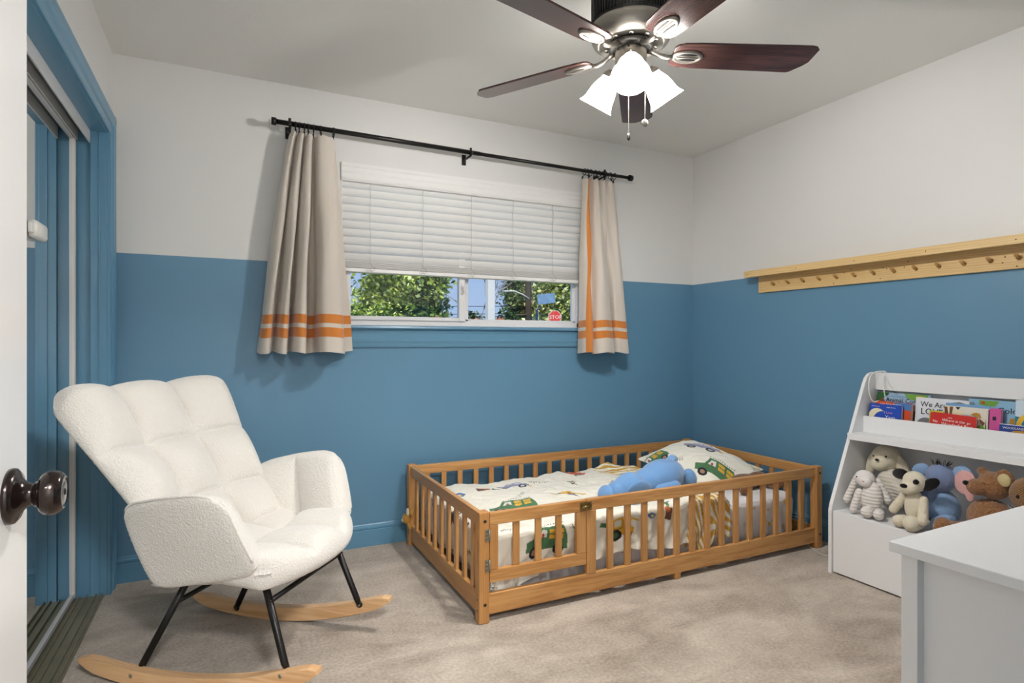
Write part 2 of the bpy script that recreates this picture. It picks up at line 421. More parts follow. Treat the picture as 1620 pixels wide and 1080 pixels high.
PICK = [('p', [(-.8, -.3), (-.8, .35), (.1, .35), (.3, .75), (.5, .75), (.45, .3), (1, .25), (1, -.35)], ORG), ('p', [(.15, .38), (.32, .7), (.46, .7), (.42, .38)], (170, 180, 200))]+WH(-.45, -.35, .3)+WH(.6, -.4, .28)
JEEP = [('p', [(-1, -.3), (-1, .1), (-.55, .2), (-.35, .75), (.8, .75), (1, .2), (1, -.35)], GREEN), ('p', [(-.4, .2), (-.25, .6), (-.02, .6), (-.02, .2)], (228, 228, 220)), ('r', .1, .4, .12, .34, YEL), ('r', .1, .4, .4, .6, YEL), ('r', .5, .8, .12, .34, YEL), ('r', .5, .8, .4, .6, YEL), ('d', -.4, .9, .86, DKN), ('e', -.2, .3, .06, .12, RED)]+WH(-.6, -.38, .24, (170, 130, 110))+WH(.6, -.38, .24, (170, 130, 110))
DIG = [('p', [(-.7, -.4), (-.6, .5), (.2, .6), (.3, 0), (.9, -.1), (.9, -.5)], YEL), ('r', -.35, .1, .1, .45, (225, 222, 205)), ('p', [(-.7, .2), (-1.3, .35), (-1.2, .55), (-.6, .4)], GREEN), ('p', [(.3, .1), (.8, .5), (1.3, .3), (1.25, .2), (.8, .38), (.4, 0)], YEL), ('d', -.5, .8, -.05, DKN)]+WH(-.25, -.45, .36, (60, 110, 70))+WH(.55, -.5, .2)
PLANE = [('p', [(-1, .3), (-.2, .15), (1, .0), (1, -.12), (.2, -.2), (-.6, -.15)], YEL), ('p', [(-.3, .2), (.2, .55), (.4, .5), (.1, .1)], YEL), ('p', [(-.1, -.2), (.3, -.5), (.5, -.45), (.3, -.15)], (60, 80, 120)), ('e', -.45, .12, .16, .12, GREEN), ('e', .1, -.02, .1, .1, BRN)]
BIRD = [('e', 0, 0, .7, .45, (72, 116, 176)), ('p', [(-.6, 0), (-1, .4), (-.3, .3)], (72, 116, 176)), ('e', .1, -.05, .4, .22, YEL), ('e', .1, 0, .2, .12, (235, 230, 220)), ('e', .6, .1, .18, .18, (72, 116, 176))]
CACT = [('p', [(-1, -.35), (-1, .35), (.1, .3), (.1, -.35)], BRN), ('e', -.1, .1, .3, .3, (196, 106, 60)), ('e', .55, .05, .5, .14, GREEN), ('e', .55, .2, .12, .3, GREEN), ('e', .9, -.1, .12, .22, GREEN)]
PALM = [('e', 0, .4, .5, .1, GREEN), ('e', -.2, .25, .12, .4, GREEN), ('e', .35, .2, .1, .38, GREEN), ('e', .1, .1, .3, .12, (206, 150, 60)), ('r', -.05, .05, -.8, .3, BRN), ('e', -.3, -.3, .25, .12, NAVY)]
TRUCK = [('p', [(-1, -.4), (-1, .3), (-.2, .3), (0, .8), (.8, .8), (.95, -.4)], NAVY), ('p', [(.1, .3), (.2, .7), (.65, .7), (.7, .3)], (230, 228, 220)), ('e', -.5, 0, .18, .25, RED), ('r', -1, 1, -.5, -.4, YEL)]+WH(-.5, -.5, .22)+WH(.5, -.5, .22)
SCRIB = [('d', -1, 1, .2, DKN), ('d', -.8, .7, 0, DKN), ('e', -.5, -.15, .12, .2, DKN), ('e', -.5, -.15, .05, .1, CRM), ('e', .1, -.15, .12, .2, DKN), ('e', .1, -.15, .05, .1, CRM), ('r', .4, .5, -.35, .1, DKN)]
def scribble(seed):
    r = random.Random(seed); o = []
    x = -1
    while x < 1:
        h = r.uniform(.15, .45); o.append(('r', x, x+.07, -h, h*.7, DKN))
        if r.random() < .7: o.append(('r', x, x+.2, r.uniform(-h, h*.6), 0, DKN)); o[-1] = ('r', x, x+.2, o[-1][3], o[-1][3]+.09, DKN)
        x += r.uniform(.22, .34)
    return o

# ================================================================== THE ROOM
T = .12
WX0, WX1, WZ0, WZ1 = .545, 2.075, 1.205, 2.078
b = MB(); b.box(XL-T-.6, XR+T, -1.6, YB+T, -.05, 0); struct(b.build('floor', M_carpet))
b = MB(); b.box(XL-T-.6, XR+T, -1.6, YB+T, H, H+.05); struct(b.build('ceiling', M_ceil))
b = MB()
b.box(XL-T, WX0, YB, YB+T, 0, H); b.box(WX1, XR+T, YB, YB+T, 0, H); b.box(WX0, WX1, YB, YB+T, 0, WZ0); b.box(WX0, WX1, YB, YB+T, WZ1, H)
struct(b.build('wall_back', M_wall))
struct(box('wall_right', M_wall, None, XR, XR+T, -.1, YB, 0, H))
CY0, CY1, CZ = 1.20, 3.09, 2.03
b = MB(); b.box(XL-T, XL, CY1+.02, YB, 0, H); b.box(XL-T, XL, YF, CY0-.02, 0, H); b.box(XL-T, XL, CY0-.02, CY1+.02, CZ+.02, H)
struct(b.build('wall_left', M_wall))
DX0, DX1 = -.262, .53     # the doorway the camera stands in
b = MB(); b.box(XL-T, DX0, YF-T, YF, 0, H); b.box(DX1, XR+T, YF-T, YF, 0, H); b.box(DX0, DX1, YF-T, YF, 2.05, H)
struct(b.build('wall_front', M_wall))
b = MB(); b.box(-1.2, -1.1, -1.5, YF-T, 0, H); b.box(1.5, 1.6, -1.5, YF-T, 0, H); b.box(-1.2, 1.6, -1.6, -1.5, 0, H); struct(b.build('wall_hall', M_white_wall))
# closet: jambs, back
b = MB(); b.box(-.66, XL-.06, CY1+.014, CY1+.03, 0, CZ+.02); b.box(-.541, XL, CY1, CY1+.03, 0, CZ+.02, bev=.002); b.box(XL-.030, XL-.026, CY1-.004, CY1+.01, 0, CZ+.01, bev=.001); b.box(-.66, XL, CY0-.02, CY0, 0, CZ+.02); b.box(-.66, XL, CY0, CY1, CZ, CZ+.02)
struct(b.build('trim_1', M_blue))
b = MB(); b.box(-1.12, -1.08, CY0-.1, CY1+.1, 0, H); b.box(-1.12, XL-T, CY1+.02, CY1+.06, 0, H); b.box(-1.12, XL-T, CY0-.06, CY0-.02, 0, H); struct(b.build('wall_closet', M_white_wall))
prof = [(0, 0), (0, .011), (.006, .015), (.030, .013), (.038, .012), (.046, .018), (.078, .022), (.090, .021), (.095, .016), (.095, 0)]
b = MB()
b.prism([(XL+t, CY1+a+.004) for a, t in prof], 0, CZ+.098, 'xy')
b.prism([(XL+t, CY0-a-.004) for a, t in prof], 0, CZ+.098, 'xy')
b.prism([(XL+t, CZ+a+.004) for a, t in prof], CY0-.1, CY1+.099, 'xz')
struct(b.build('trim_2', M_blue))
# sliding track, head and floor
b = MB(); b.box(-.546, -.541, CY0, CY1, CZ-.052, CZ); b.box(-.590, -.5855, CY0, CY1, CZ-.045, CZ); b.box(-.65, -.645, CY0, CY1, CZ-.05, CZ)
b.mi = 1; b.box(-.645, -.546, CY0, CY1, CZ-.004, CZ); struct(b.build('trim_3', [M_alum, M_track]))
b = MB(); b.box(-.655, -.49, CY0, CY1, 0, .006)
for xx in (-.645, -.600, -.578, -.552, -.520, -.498): b.box(xx-.002, xx+.002, CY0, CY1, .006, .016)
struct(b.build('trim_4', M_trackfloor))
# mirrored bypass doors
def mirror_door(name, x, y0, y1):
    z0, z1 = .018, CZ-.03
    o = box(name, M_alum, None, x-.018, x-.003, y0, y1, z0, z1); struct(o)
    box('mirror_panel', M_mirror, o, x-.003, x, y0+.01, y1-.01, z0+.01, z1-.01)
    b = MB()
    for ya, yb in ((y0, y0+.022), (y1-.022, y1)):
        b.box(x-.02, x+.010, ya, yb, z0, z1, bev=.002)
    b.box(x-.02, x+.008, y0, y1, z0, z0+.02, bev=.002); b.box(x-.02, x+.008, y0, y1, z1-.02, z1, bev=.002)
    b.build('door_frame', M_alum, o)
    return o
md = mirror_door('door_2', -.600, 2.16, 3.085); mirror_door('door_3', -.560, CY0+.01, 2.22)
lk = thing('child_safety_latch', 'white rounded plastic latch stuck high on the mirrored closet door', 'latch', (-.6, 2.50, 1.49))
b = MB(); b.box(0, .028, -.06, .075, -.03, .03, bev=.012); b.build('latch_body', M_plastic, lk, smooth=True)
box('latch_tab', M_plastic, lk, .008, .02, -.085, -.055, -.018, .018, bev=.004)

# baseboards
bp = [(0, 0), (.014, 0), (.014, .086), (.009, .090), (.0125, .094), (.0125, .104), (.006, .110), (.006, .114), (.003, .119), (0, .119)]
struct(MB().prism([(YB-a, z) for a, z in bp], XL, XR, 'yz').build('baseboard_back', M_blue))
struct(MB().prism([(XR-a, z) for a, z in bp], YF, YB, 'xz').build('baseboard_right', M_blue))
struct(MB().prism([(XL+a, z) for a, z in bp], CY1+.099, YB, 'xz').build('baseboard_left', M_blue))
struct(MB().prism([(YF+a, z) for a, z in bp], DX1+.07, XR, 'yz').build('baseboard_front', M_blue))

# room door, open against the near left
DXF = -.236
d = MB(); d.box(DXF-.035, DXF, .205, .962, .012, 2.03, bev=.002)
dr = struct(d.build('door_1', M_gloss_white))
KY, KZ = .893, .925
k = MB(); Mx = Matrix.Translation((DXF, KY, KZ)) @ Euler((0, R(90), 0)).to_matrix().to_4x4()
k.lathe([(.0330, 0), (.0335, .003), (.0325, .006), (.028, .0095), (.021, .012), (.0165, .0155), (.0135, .02), (.0128, .022), (.0128, .0245), (.0150, .025), (.0155, .027), (.0170, .0285), (.0225, .031), (.0258, .0345), (.0270, .0395), (.0265, .045), (.0240, .050), (.020, .0535), (.0185, .0540), (.0175, .0528), (.012, .0537), (.004, .0540), (.0001, .0540)], 48, Mx, cap0=True)
k.build('door_handle', M_bronze, dr)
k = MB(); k.mi = 0; k.ell((DXF+.0542, KY, KZ), (.0012, .003, .0042)); k.ell((DXF+.0095, KY+.018, KZ-.018), (.0018, .0035, .0035)); k.ell((DXF+.0095, KY-.018, KZ+.018), (.0018, .0035, .0035)); k.build('handle_screw', M_dark, dr)
# door casing on the doorway (behind camera)
b = MB(); b.box(DX0-.07, DX0, YF, YF+.0, 0, 0.001) if False else None
b = MB(); b.box(DX1, DX1+.065, YF, YF+.014, 0, 2.05+.065); b.box(DX0-.065, DX0-.036, YF, YF+.014, 0, 2.115); b.box(DX0-.036, DX1, YF, YF+.014, 2.05, 2.115); struct(b.build('trim_5', M_blue))
# hall ceiling lamp behind the camera
hlamp = thing('hall_ceiling_lamp', 'round white flush ceiling lamp in the hall outside the bedroom doorway', 'lamp', (.25, -.75, H))
MB().lathe([(.24, 0), (.24, -.03), (.22, -.045)], 40, cap1=True).build('lamp_base', M_plastic, hlamp)
MB().lathe([(.215, -.045), (.20, -.075), (.15, -.10), (.08, -.115), (.001, -.12)], 40).build('lamp_shade', emis('hall_lamp_glass', (1, .95, .88), 1.2), hlamp)

# ================================================================== WINDOW
M_pane = pane_mat()
win = MB(); y0, y1 = YB+.045, YB+.095
fz0, fz1 = WZ0, WZ1
win.box(WX0, WX1, y0, y1, fz0, fz0+.034, bev=.003); win.box(WX0, WX1, y0, y1, fz1-.034, fz1, bev=.003)
win.box(WX0, WX0+.030, y0, y1, fz0, fz1, bev=.003); win.box(WX1-.022, WX1, y0, y1, fz0, fz1, bev=.003)
wo = struct(win.build('window_1', M_vinyl))
MUL = 1.262
b = MB()   # fixed and sliding sash frames
b.box(WX0+.03, MUL+.01, y0-.012, y0+.02, fz0+.030, fz0+.052, bev=.003); b.box(MUL-.034, MUL+.004, y0-.016, y0+.02, fz0+.03, fz1-.03, bev=.003)
b.box(WX0+.03, MUL+.01, y0-.012, y0+.02, fz1-.056, fz1-.034); b.box(WX0+.03, WX0+.055, y0-.012, y0+.02, fz0+.03, fz1-.03, bev=.003)
b.build('window_sash', M_vinyl, wo)
b = MB(); b.box(MUL+.005, MUL+.04, y0+.022, y1, fz0+.03, fz1-.03, bev=.003); b.box(MUL, WX1-.02, y0+.022, y1, fz0+.03, fz0+.046, bev=.003); b.box(MUL, WX1-.02, y0+.022, y1, fz1-.05, fz1-.034); b.box(WX1-.040, WX1-.02, y0+.022, y1, fz0+.03, fz1-.03, bev=.003)
b.build('window_sash', M_vinyl, wo)
box('window_pane', M_pane, wo, WX0+.05, MUL-.03, y0+.004, y0+.008, fz0+.05, fz1-.05)
box('window_pane', M_pane, wo, MUL+.035, WX1-.035, y0+.040, y0+.044, fz0+.044, fz1-.05)
b = MB(); b.box(MUL-.024, MUL-.008, y0-.026, y0-.014, 1.395, 1.455, bev=.004); b.tube([(MUL-.016, y0-.03, 1.44), (MUL-.014, y0-.042, 1.425), (MUL-.012, y0-.04, 1.40)], .005); b.build('window_latch', M_vinyl, wo)
box('window_sill_liner', M_vinyl, wo, WX0, WX1, YB+.001, y0, WZ0-.002, WZ0+.004)
# recess lining in white, blue stool and apron
b = MB(); b.box(WX0-.001, WX0+.003, YB-.001, y0, WZ0, WZ1); b.box(WX1-.003, WX1+.001, YB-.001, y0, WZ0, WZ1); b.box(WX0, WX1, YB-.001, y0, WZ1-.003, WZ1+.001); struct(b.build('trim_6', M_vinyl))
ap = [(0, 1.083), (.010, 1.083), (.014, 1.090), (.016, 1.105), (.020, 1.118), (.014, 1.128), (.013, 1.160), (.018, 1.172), (.014, 1.176), (.014, 1.182), (.034, 1.186), (.036, 1.192), (.034, 1.199), (.0, 1.203)]
b = MB(); b.prism([(YB-a, z) for a, z in ap], WX0-.055, WX1+.055, 'yz'); struct(b.build('trim_7', M_blue))

# blind
bl = thing('window_blind', 'white two-inch slatted blind pulled most of the way down the window', 'blind', (1.31, YB, WZ1))
def L(x0, x1, y0, y1, z0, z1): return (x0-1.31, x1-1.31, y0-YB, y1-YB, z0-WZ1, z1-WZ1)
VX0, VX1 = WX0+.004, WX1-.006
vp = [(0, 1.978), (-.010, 1.980), (-.015, 1.988), (-.011, 1.998), (-.011, 2.022), (-.014, 2.030), (-.014, 2.052), (-.018, 2.060), (-.018, 2.076), (0, 2.076)]
MB().prism([(a+.002, z-WZ1) for a, z in vp], VX0-1.31-.006, VX1-1.31+.002, 'yz').build('valance', M_blind, bl)
box('head_rail', M_blind, bl, *L(VX0+.01, VX1-.01, YB+.004, YB+.044, 2.03, 2.075))
random.seed(3)
for i in range(10):
    zc = 1.965-i*.0435; tilt = R(60)+random.uniform(-.04, .02)+(.0 if i < 7 else -.05*(i-6))
    hw = .025; n = 6; pr_ = []
    for k in range(n+1):
        t = -1+2*k/n; cam_ = .0045*(1-t*t)
        pr_.append((t*hw, cam_))
    poly = pr_+[(a, c-.0034) for a, c in pr_[::-1]]
    c_, s_ = math.cos(tilt), math.sin(tilt)
    # lower edge towards the room
    pp = [(.022-a*c_-c*s_, zc-WZ1+a*s_-c*c_) for a, c in poly]
    MB().prism(pp, VX0-1.31, VX1-1.31+.003, 'yz').build('slat', M_blind, bl)
for i in range(7):     # gathered slats resting on the bottom rail
    z = 1.5165+i*.0052; box('slat', M_blind, bl, *L(VX0, VX1+.003, YB-.004, YB+.044, z, z+.0032), bev=.001)
box('bottom_rail', M_blind, bl, *L(VX0, VX1+.003, YB-.006, YB+.046, 1.492, 1.514), bev=.004)
for xx in (.697, .995, 1.292, 1.565, 1.845):
    b = MB(); pts = []
    for i in range(11):
        zz = 1.975-i*.0435; pts.append((xx-1.31+random.uniform(-.002, .002), -.006-.002*(i % 2), zz-WZ1))
    pts.append((xx-1.31+.012, -.012, 1.530-WZ1))
    b.tube(pts, .0011, 6)
    lp = [(xx-1.31+.012-.022*(1-math.cos(t))*.5+random.uniform(-.004, .004)+.016*math.sin(2*t), -.012, 1.528-WZ1-.020*abs(math.sin(t))-.004*t) for t in [k*.5 for k in range(10)]]
    b.tube(lp, .0009, 6)
    b.build('ladder_cord', mat('cord_grey', (178, 176, 170), .7), bl)

# ================================================================== CURTAINS
RY = 3.11
def rz(x): return 2.201-(x-.195)/(2.375-.195)*.016
rod = thing('curtain_rod', 'long black metal curtain rod with capped ends above the window', 'curtain rod', (1.285, RY, rz(1.285)))
def RL(x, y=RY, z=None): return Vector((x-1.285, y-RY, (rz(x) if z is None else z)-rz(1.285)))
b = MB(); b.tube([RL(.205), RL(1.30)], .0125, 16); b.tube([RL(1.25), RL(2.365)], .0105, 16); b.build('rod', M_black, rod)
for xa, xb in ((.190, .212), (2.356, 2.378)): MB().tube([RL(xa), RL(xb)], .019, 20).build('finial', M_black, rod)
for xx in (.275, 1.245, 2.165):
    b = MB(); b.tube([RL(xx, RY, rz(xx)-.016), RL(xx, YB-.004, rz(xx)-.016)], .006, 8); c = RL(xx, YB-.003, rz(xx)-.012); b.box(c.x-.012, c.x+.012, c.y-.004, c.y+.003, c.z-.03, c.z+.03)
    b.tube([RL(xx, RY+.016, rz(xx)+.004), RL(xx, RY+.010, rz(xx)-.014), RL(xx, RY-.006, rz(xx)-.018), RL(xx, RY-.017, rz(xx)-.008), RL(xx, RY-.018, rz(xx)+.004)], .005, 8)
    b.tube([RL(xx, RY, rz(xx)+.01), RL(xx, RY, rz(xx)+.026)], .007, 8); b.build('bracket', M_black, rod)
M_curt = vcol('linen_curtain', rough=.9, bump=.25, bscale=500, sheen=.3, dist=.001)
LINEN = np.array(s2l((202, 193, 182))); STRIPE = np.array(s2l((200, 122, 52)))
def catmull(P, n):
    P = np.array(P, float); P = np.vstack([2*P[0]-P[1], P, 2*P[-1]-P[-2]]); o = []
    m = len(P)-3
    for t in n:
        x = t*m; i = min(int(x), m-1); f = x-i; p0, p1, p2, p3 = P[i:i+4]
        o.append(.5*((2*p1)+(-p0+p2)*f+(2*p0-5*p1+4*p2-p3)*f*f+(-p0+3*p1-3*p2+p3)*f**3))
    return np.array(o)
def curtain(name, label, top, bot, zt, zb, vstripe=None, nrings=8, phase=0):
    t = thing(name, label, 'curtain', (sum(p[0] for p in bot)/len(bot), RY, 0))
    na = 260; a = np.linspace(0, 1, na)
    if vstripe: a = np.sort(np.concatenate([a, [vstripe[0]-.0006, vstripe[0]+.0006, vstripe[1]-.0006, vstripe[1]+.0006]]))
    TP = catmull(top, a); BP = catmull(bot, a)
    zs = [1.136, 1.183, 1.204, 1.249]
    z = np.sort(np.concatenate([np.linspace(0, 1, 90)] + [[(zt-q)/(zt-zb)-.0007, (zt-q)/(zt-zb)+.0007] for q in zs]))
    A, Z = np.meshgrid(np.arange(len(a)), z, indexing='ij')
    w = Z**.8
    x = TP[A, 0]*(1-w)+BP[A, 0]*w; dd = TP[A, 1]*(1-w)+BP[A, 1]*w
    tp = np.interp(a, np.linspace(0, 1, 2*nrings+1), [0 if k % 2 == 0 else -.010 for k in range(2*nrings+1)])
    zz = zt+(zb-zt)*Z + tp[A]*(1-Z)**8
    zz = zz + (-.006*np.sin(a[A]*23+phase))*Z**3 - .02*(dd-.12)*Z**3
    x = x+.004*np.sin(Z*9+a[A]*31)*(Z*(1-Z))*4; dd = dd+.006*np.sin(Z*11+a[A]*17+1)*(Z*(1-Z))*3
    V = np.stack([x-t.location.x, (YB-dd)-RY, zz], -1)
    Nn = normals(V)
    col = np.empty(V.shape); col[:] = LINEN
    zq = zt+(zb-zt)*Z
    m = ((zq > 1.136) & (zq < 1.183)) | ((zq > 1.204) & (zq < 1.249)); col[m] = STRIPE
    if vstripe: col[(a[A] > vstripe[0]) & (a[A] < vstripe[1])] = STRIPE
    nu, nv = V.shape[:2]
    V2 = V-Nn*.0016
    F = np.concatenate([quads(nu, nv), quads(nu, nv, nu*nv, True)])
    o = gridmesh('fabric_panel', np.concatenate([V.reshape(-1, 3), V2.reshape(-1, 3)]), F, M_curt, t, np.concatenate([col.reshape(-1, 3)]*2))
    for k in range(nrings+1):
        i = int(round(k/nrings*(len(a)-1))); xx = TP[i, 0]; zc = rz(xx)
        c = Vector((xx-t.location.x, 0, zc))
        b = MB(); b.torus(c+Vector((0, 0, -.006)), .0195, .0022, 'x', 18, 6); b.tube([c+Vector((0, 0, -.026)), c+Vector((.001, YB-TP[i, 1]-RY, -.034))], .0022, 6)
        b.box(c.x-.004, c.x+.004, YB-TP[i, 1]-RY-.004, YB-TP[i, 1]-RY+.004, zc-.046, zc-.028, bev=.001)
        b.build('clip_ring', M_black, t)
    return t
topL = [(.280, .09), (.288, .13), (.300, .135), (.306, .10), (.314, .09), (.326, .13), (.338, .135), (.346, .10), (.352, .09), (.362, .13), (.378, .135), (.386, .10), (.398, .09), (.408, .13), (.440, .14), (.470, .125), (.486, .11), (.480, .09), (.489, .085)]
botL = [(.128, .05), (.140, .13), (.172, .155), (.190, .08), (.200, .06), (.222, .175), (.250, .19), (.262, .09), (.272, .07), (.296, .20), (.336, .215), (.350, .09), (.395, .07), (.412, .22), (.455, .255), (.510, .240), (.532, .17), (.525, .10), (.592, .06)]
curtain('curtain', 'linen curtain with two orange hem stripes gathered beside the mirrored closet side of the window', topL, botL, 2.163, 1.060)
topR = [(2.012, .09), (2.020, .13), (2.034, .13), (2.044, .10), (2.060, .085), (2.074, .13), (2.094, .14), (2.108, .10), (2.120, .09), (2.134, .13), (2.150, .135), (2.160, .10), (2.172, .09), (2.186, .12), (2.206, .13), (2.222, .11), (2.240, .10)]
botR = [(1.996, .06), (1.992, .13), (2.012, .185), (2.035, .175), (2.052, .14), (2.070, .185), (2.110, .205), (2.165, .195), (2.205, .16), (2.215, .09), (2.228, .08), (2.236, .15), (2.280, .165), (2.320, .155), (2.345, .12), (2.350, .08), (2.372, .05)]
curtain('curtain', 'linen curtain with an orange edge stripe beside the corner above the bed', topR, botR, 2.145, 1.045, vstripe=(.085, .24), phase=2)

# ================================================================== FAN
fan = thing('ceiling_fan', 'five-blade ceiling fan with dark wood blades and lit three-shade light kit', 'ceiling fan', (FANX, FANY, H))
def ring(name, prof, m): return MB().lathe([(r, z-H) for r, z in prof], 64).build(name, m, fan)
ring('vented_housing', [(.070, 2.44), (.110, 2.438), (.128, 2.425), (.134, 2.40), (.136, 2.30), (.136, 2.238), (.128, 2.232)], M_pewter)
b = MB()
for k in range(72):
    a = 2*PI*k/72; M = Matrix.Rotation(a, 4, 'Z'); b.box(.135, .1405, -.0024, .0024, 2.245-H, 2.415-H, M=M)
b.build('vent_fins', M_black, fan)
ring('motor_housing', [(.136, 2.236), (.143, 2.230), (.1445, 2.215), (.142, 2.198), (.134, 2.180), (.118, 2.168), (.112, 2.166), (.108, 2.172), (.070, 2.172), (.066, 2.176)], M_nickel)
b = MB()
for k in range(10):
    a = 2*PI*(k+.5)/10; c = (.090*math.cos(a), .090*math.sin(a), 2.170-H)
    b = MB(); b.ell(c, (.009, .009, .004)); b.mi = 1; b.box(c[0]-.0065, c[0]+.0065, c[1]-.0012, c[1]+.0012, c[2]-.0055, c[2]-.003)
    b.build('housing_screw', [M_nickel, M_dark], fan)
ring('flywheel', [(.001, 2.172), (.078, 2.170), (.080, 2.158), (.070, 2.152), (.056, 2.150)], M_pewter)
ring('switch_housing', [(.052, 2.160), (.055, 2.150), (.056, 2.130), (.055, 2.085), (.057, 2.080), (.057, 2.072), (.050, 2.060), (.034, 2.048), (.016, 2.040), (.010, 2.034), (.001, 2.032)], M_nickel)
b = MB()
for k in range(8):
    a = 2*PI*k/8; MB().ell((.054*math.cos(a), .054*math.sin(a), 2.142-H), (.004, .004, .004), seg=10).build('switch_housing_screw', M_pewter, fan)
ZB = 2.140-H
for k in range(5):
    a = R(-21.95)+k*2*PI/5
    root = Matrix.Rotation(a, 4, 'Z') @ Matrix.Translation((0, 0, ZB)) @ Euler((R(-12), 0, 0)).to_matrix().to_4x4()
    o = [(.150, -.040), (.160, -.052), (.185, -.060), (.24, -.0625), (.635, -.070), (.655, -.066), (.668, -.054), (.664, .010), (.652, .030), (.618, .066), (.606, .070), (.24, .0625), (.185, .060), (.160, .052), (.150, .040)]
    bl_ = MB().prism(o, -.003, .004, 'xy', bev=.0015).build('blade', BLADE, fan); bl_.matrix_local = root
    b = MB()
    # oval medallion with two slots under the blade root
    n = 28
    def P(x, y, z): return Vector((x, y, z))
    rx, ry, cx_ = .058, .032, .205
    prf = [(1.0, -.004), (1.0, -.007), (.93, -.0115), (.84, -.0130), (.76, -.0100), (.72, -.0090), (.40, -.0090), (.001, -.0090)]
    rings = [[b.bm.verts.new(P(cx_+rx*r*math.cos(2*PI*i/n), ry*r*math.sin(2*PI*i/n), z)) for i in range(n)] for r, z in prf]
    for r1, r2 in zip(rings, rings[1:]):
        for i in range(n): b.bm.faces.new((r1[i], r1[(i+1) % n], r2[(i+1) % n], r2[i])).smooth = True
    b.ell((cx_, 0, -.009), (.046, .0035, .0045), seg=12)
    b.tube([P(.150, 0, -.008), P(.130, 0, -.010), P(.105, 0, -.004), P(.085, 0, .006), P(.066, 0, .016)], [.008, .0085, .0085, .009, .012], 10)
    b.mi = 1
    for s in (-1, 1): b.ell((cx_, s*.0125, -.0088), (.034, .0060, .0018), seg=14)
    ir = b.build('blade_iron', [M_nickel, M_black], fan); ir.matrix_local = root
M_shade = shade_glass(); M_bulb = emis('bulb_glow', (1, .93, .8), 6)
for k in range(3):
    a = AZ0+k*2*PI/3; tilt = R(36)
    M0 = Matrix.Rotation(a, 4, 'Z')
    b = MB(); b.tube([M0 @ Vector((.030, 0, 2.062-H)), M0 @ Vector((.052, 0, 2.070-H)), M0 @ Vector((.068, 0, 2.082-H)), M0 @ Vector((.078, 0, 2.086-H))], .008, 10)
    A = M0 @ Matrix.Translation((.078, 0, 2.088-H)) @ Euler((0, -tilt, 0)).to_matrix().to_4x4() @ Matrix.Diagonal((1, 1, -1, 1))
    b.lathe([(.001, -.014), (.020, -.012), (.030, .004), (.031, .012), (.029, .013)], 32, A)
    for q in range(3):
        c = A @ Vector((.033*math.cos(q*2.1), .033*math.sin(q*2.1), .008)); b.ell(c, (.0035, .0035, .0035), seg=8)
    b.build('lamp_fitter', M_nickel, fan)
    pr2 = [(.026, .004), (.0275, .012), (.031, .022), (.037, .034), (.044, .050), (.048, .066), (.0505, .082), (.053, .096), (.058, .110), (.066, .122), (.0640, .1225), (.056, .110), (.051, .096), (.0485, .082), (.046, .066), (.042, .050), (.035, .034), (.029, .022)]
    MB().lathe(pr2, 48, A).build('lamp_shade', M_shade, fan)
    bb = MB(); bb.lathe([(.012, .008), (.013, .02), (.020, .034), (.026, .05), (.028, .064), (.024, .080), (.012, .090), (.001, .092)], 24, A).build('bulb', M_bulb, fan)
# pull chains
fr = Vector((math.sin(R(25.83)), math.cos(R(25.83)), 0)); rt = Vector((math.cos(R(25.83)), -math.sin(R(25.83)), 0))
for (lat, z1, fob) in ((-.012, 1.838, 0), (.055, 1.905, 1)):
    p = rt*lat-fr*.02*(1-fob)+fr*.02*fob; b = MB(); z = 2.06
    b.tube([(p.x, p.y, z-H), (p.x, p.y, z1+.01-H)], .0008, 6)
    while z > z1+.012: b.ell((p.x, p.y, z-H), (.0019, .0019, .0019), seg=8); z -= .0062
    c = b.build('pull_chain', M_nickel, fan)
    b = MB()
    if fob: b.ell((p.x, p.y, z1-.004-H), (.014, .006, .014)); b.build('chain_fob', M_plastic if 0 else M_nickel, c)
    else: b.lathe([(.002, .012), (.006, .008), (.0065, -.008), (.003, -.014), (.001, -.015)], 16, Matrix.Translation((p.x, p.y, z1-H))).build('chain_fob', M_pewter, c)

# ================================================================== PEG RAIL
pr_ = thing('peg_rail_shelf', 'long pale pine peg rail with a narrow ledge and short pegs', 'peg rail', (XR, 2.65, 1.42))
def PL(x0, x1, y0, y1, z0, z1): return (x0-XR, x1-XR, y0-2.65, y1-2.65, z0-1.42, z1-1.42)
b = MB(); b.box(*PL(XR-.019, XR, .62, 2.632, 1.421, 1.535), bev=.002)
random.seed(11); b.mi = 1
for i in range(16): b.ell((-.0190, random.uniform(-1.6, -.05), random.uniform(.01, .10)), (.0008, .0035, .003), seg=8)
b.build('back_board', [PEG, mat('knot_brown', (110, 72, 38), .7)], pr_)
box('ledge', PEG, pr_, *PL(XR-.088, XR, .60, 2.665, 1.535, 1.551), bev=.002)
b = MB(); b.box(*PL(XR-.107, XR-.088, .60, 2.668, 1.514, 1.553), bev=.002); b.mi = 1
for i in range(7): b.ell((-.1070, (2.64-i*.345)-2.65, .112), (.0012, .0028, .0028), seg=8)
b.build('front_lip', [PEG, MATS['knot_brown']], pr_)
for i in range(19):
    y = 2.513-i*.1022
    p = MB().tube([(-.019, y-2.65, 1.462-1.42), (-.046, y-2.65-.0, 1.476-1.42)], .0075, 12).build('peg', PEGD, pr_)

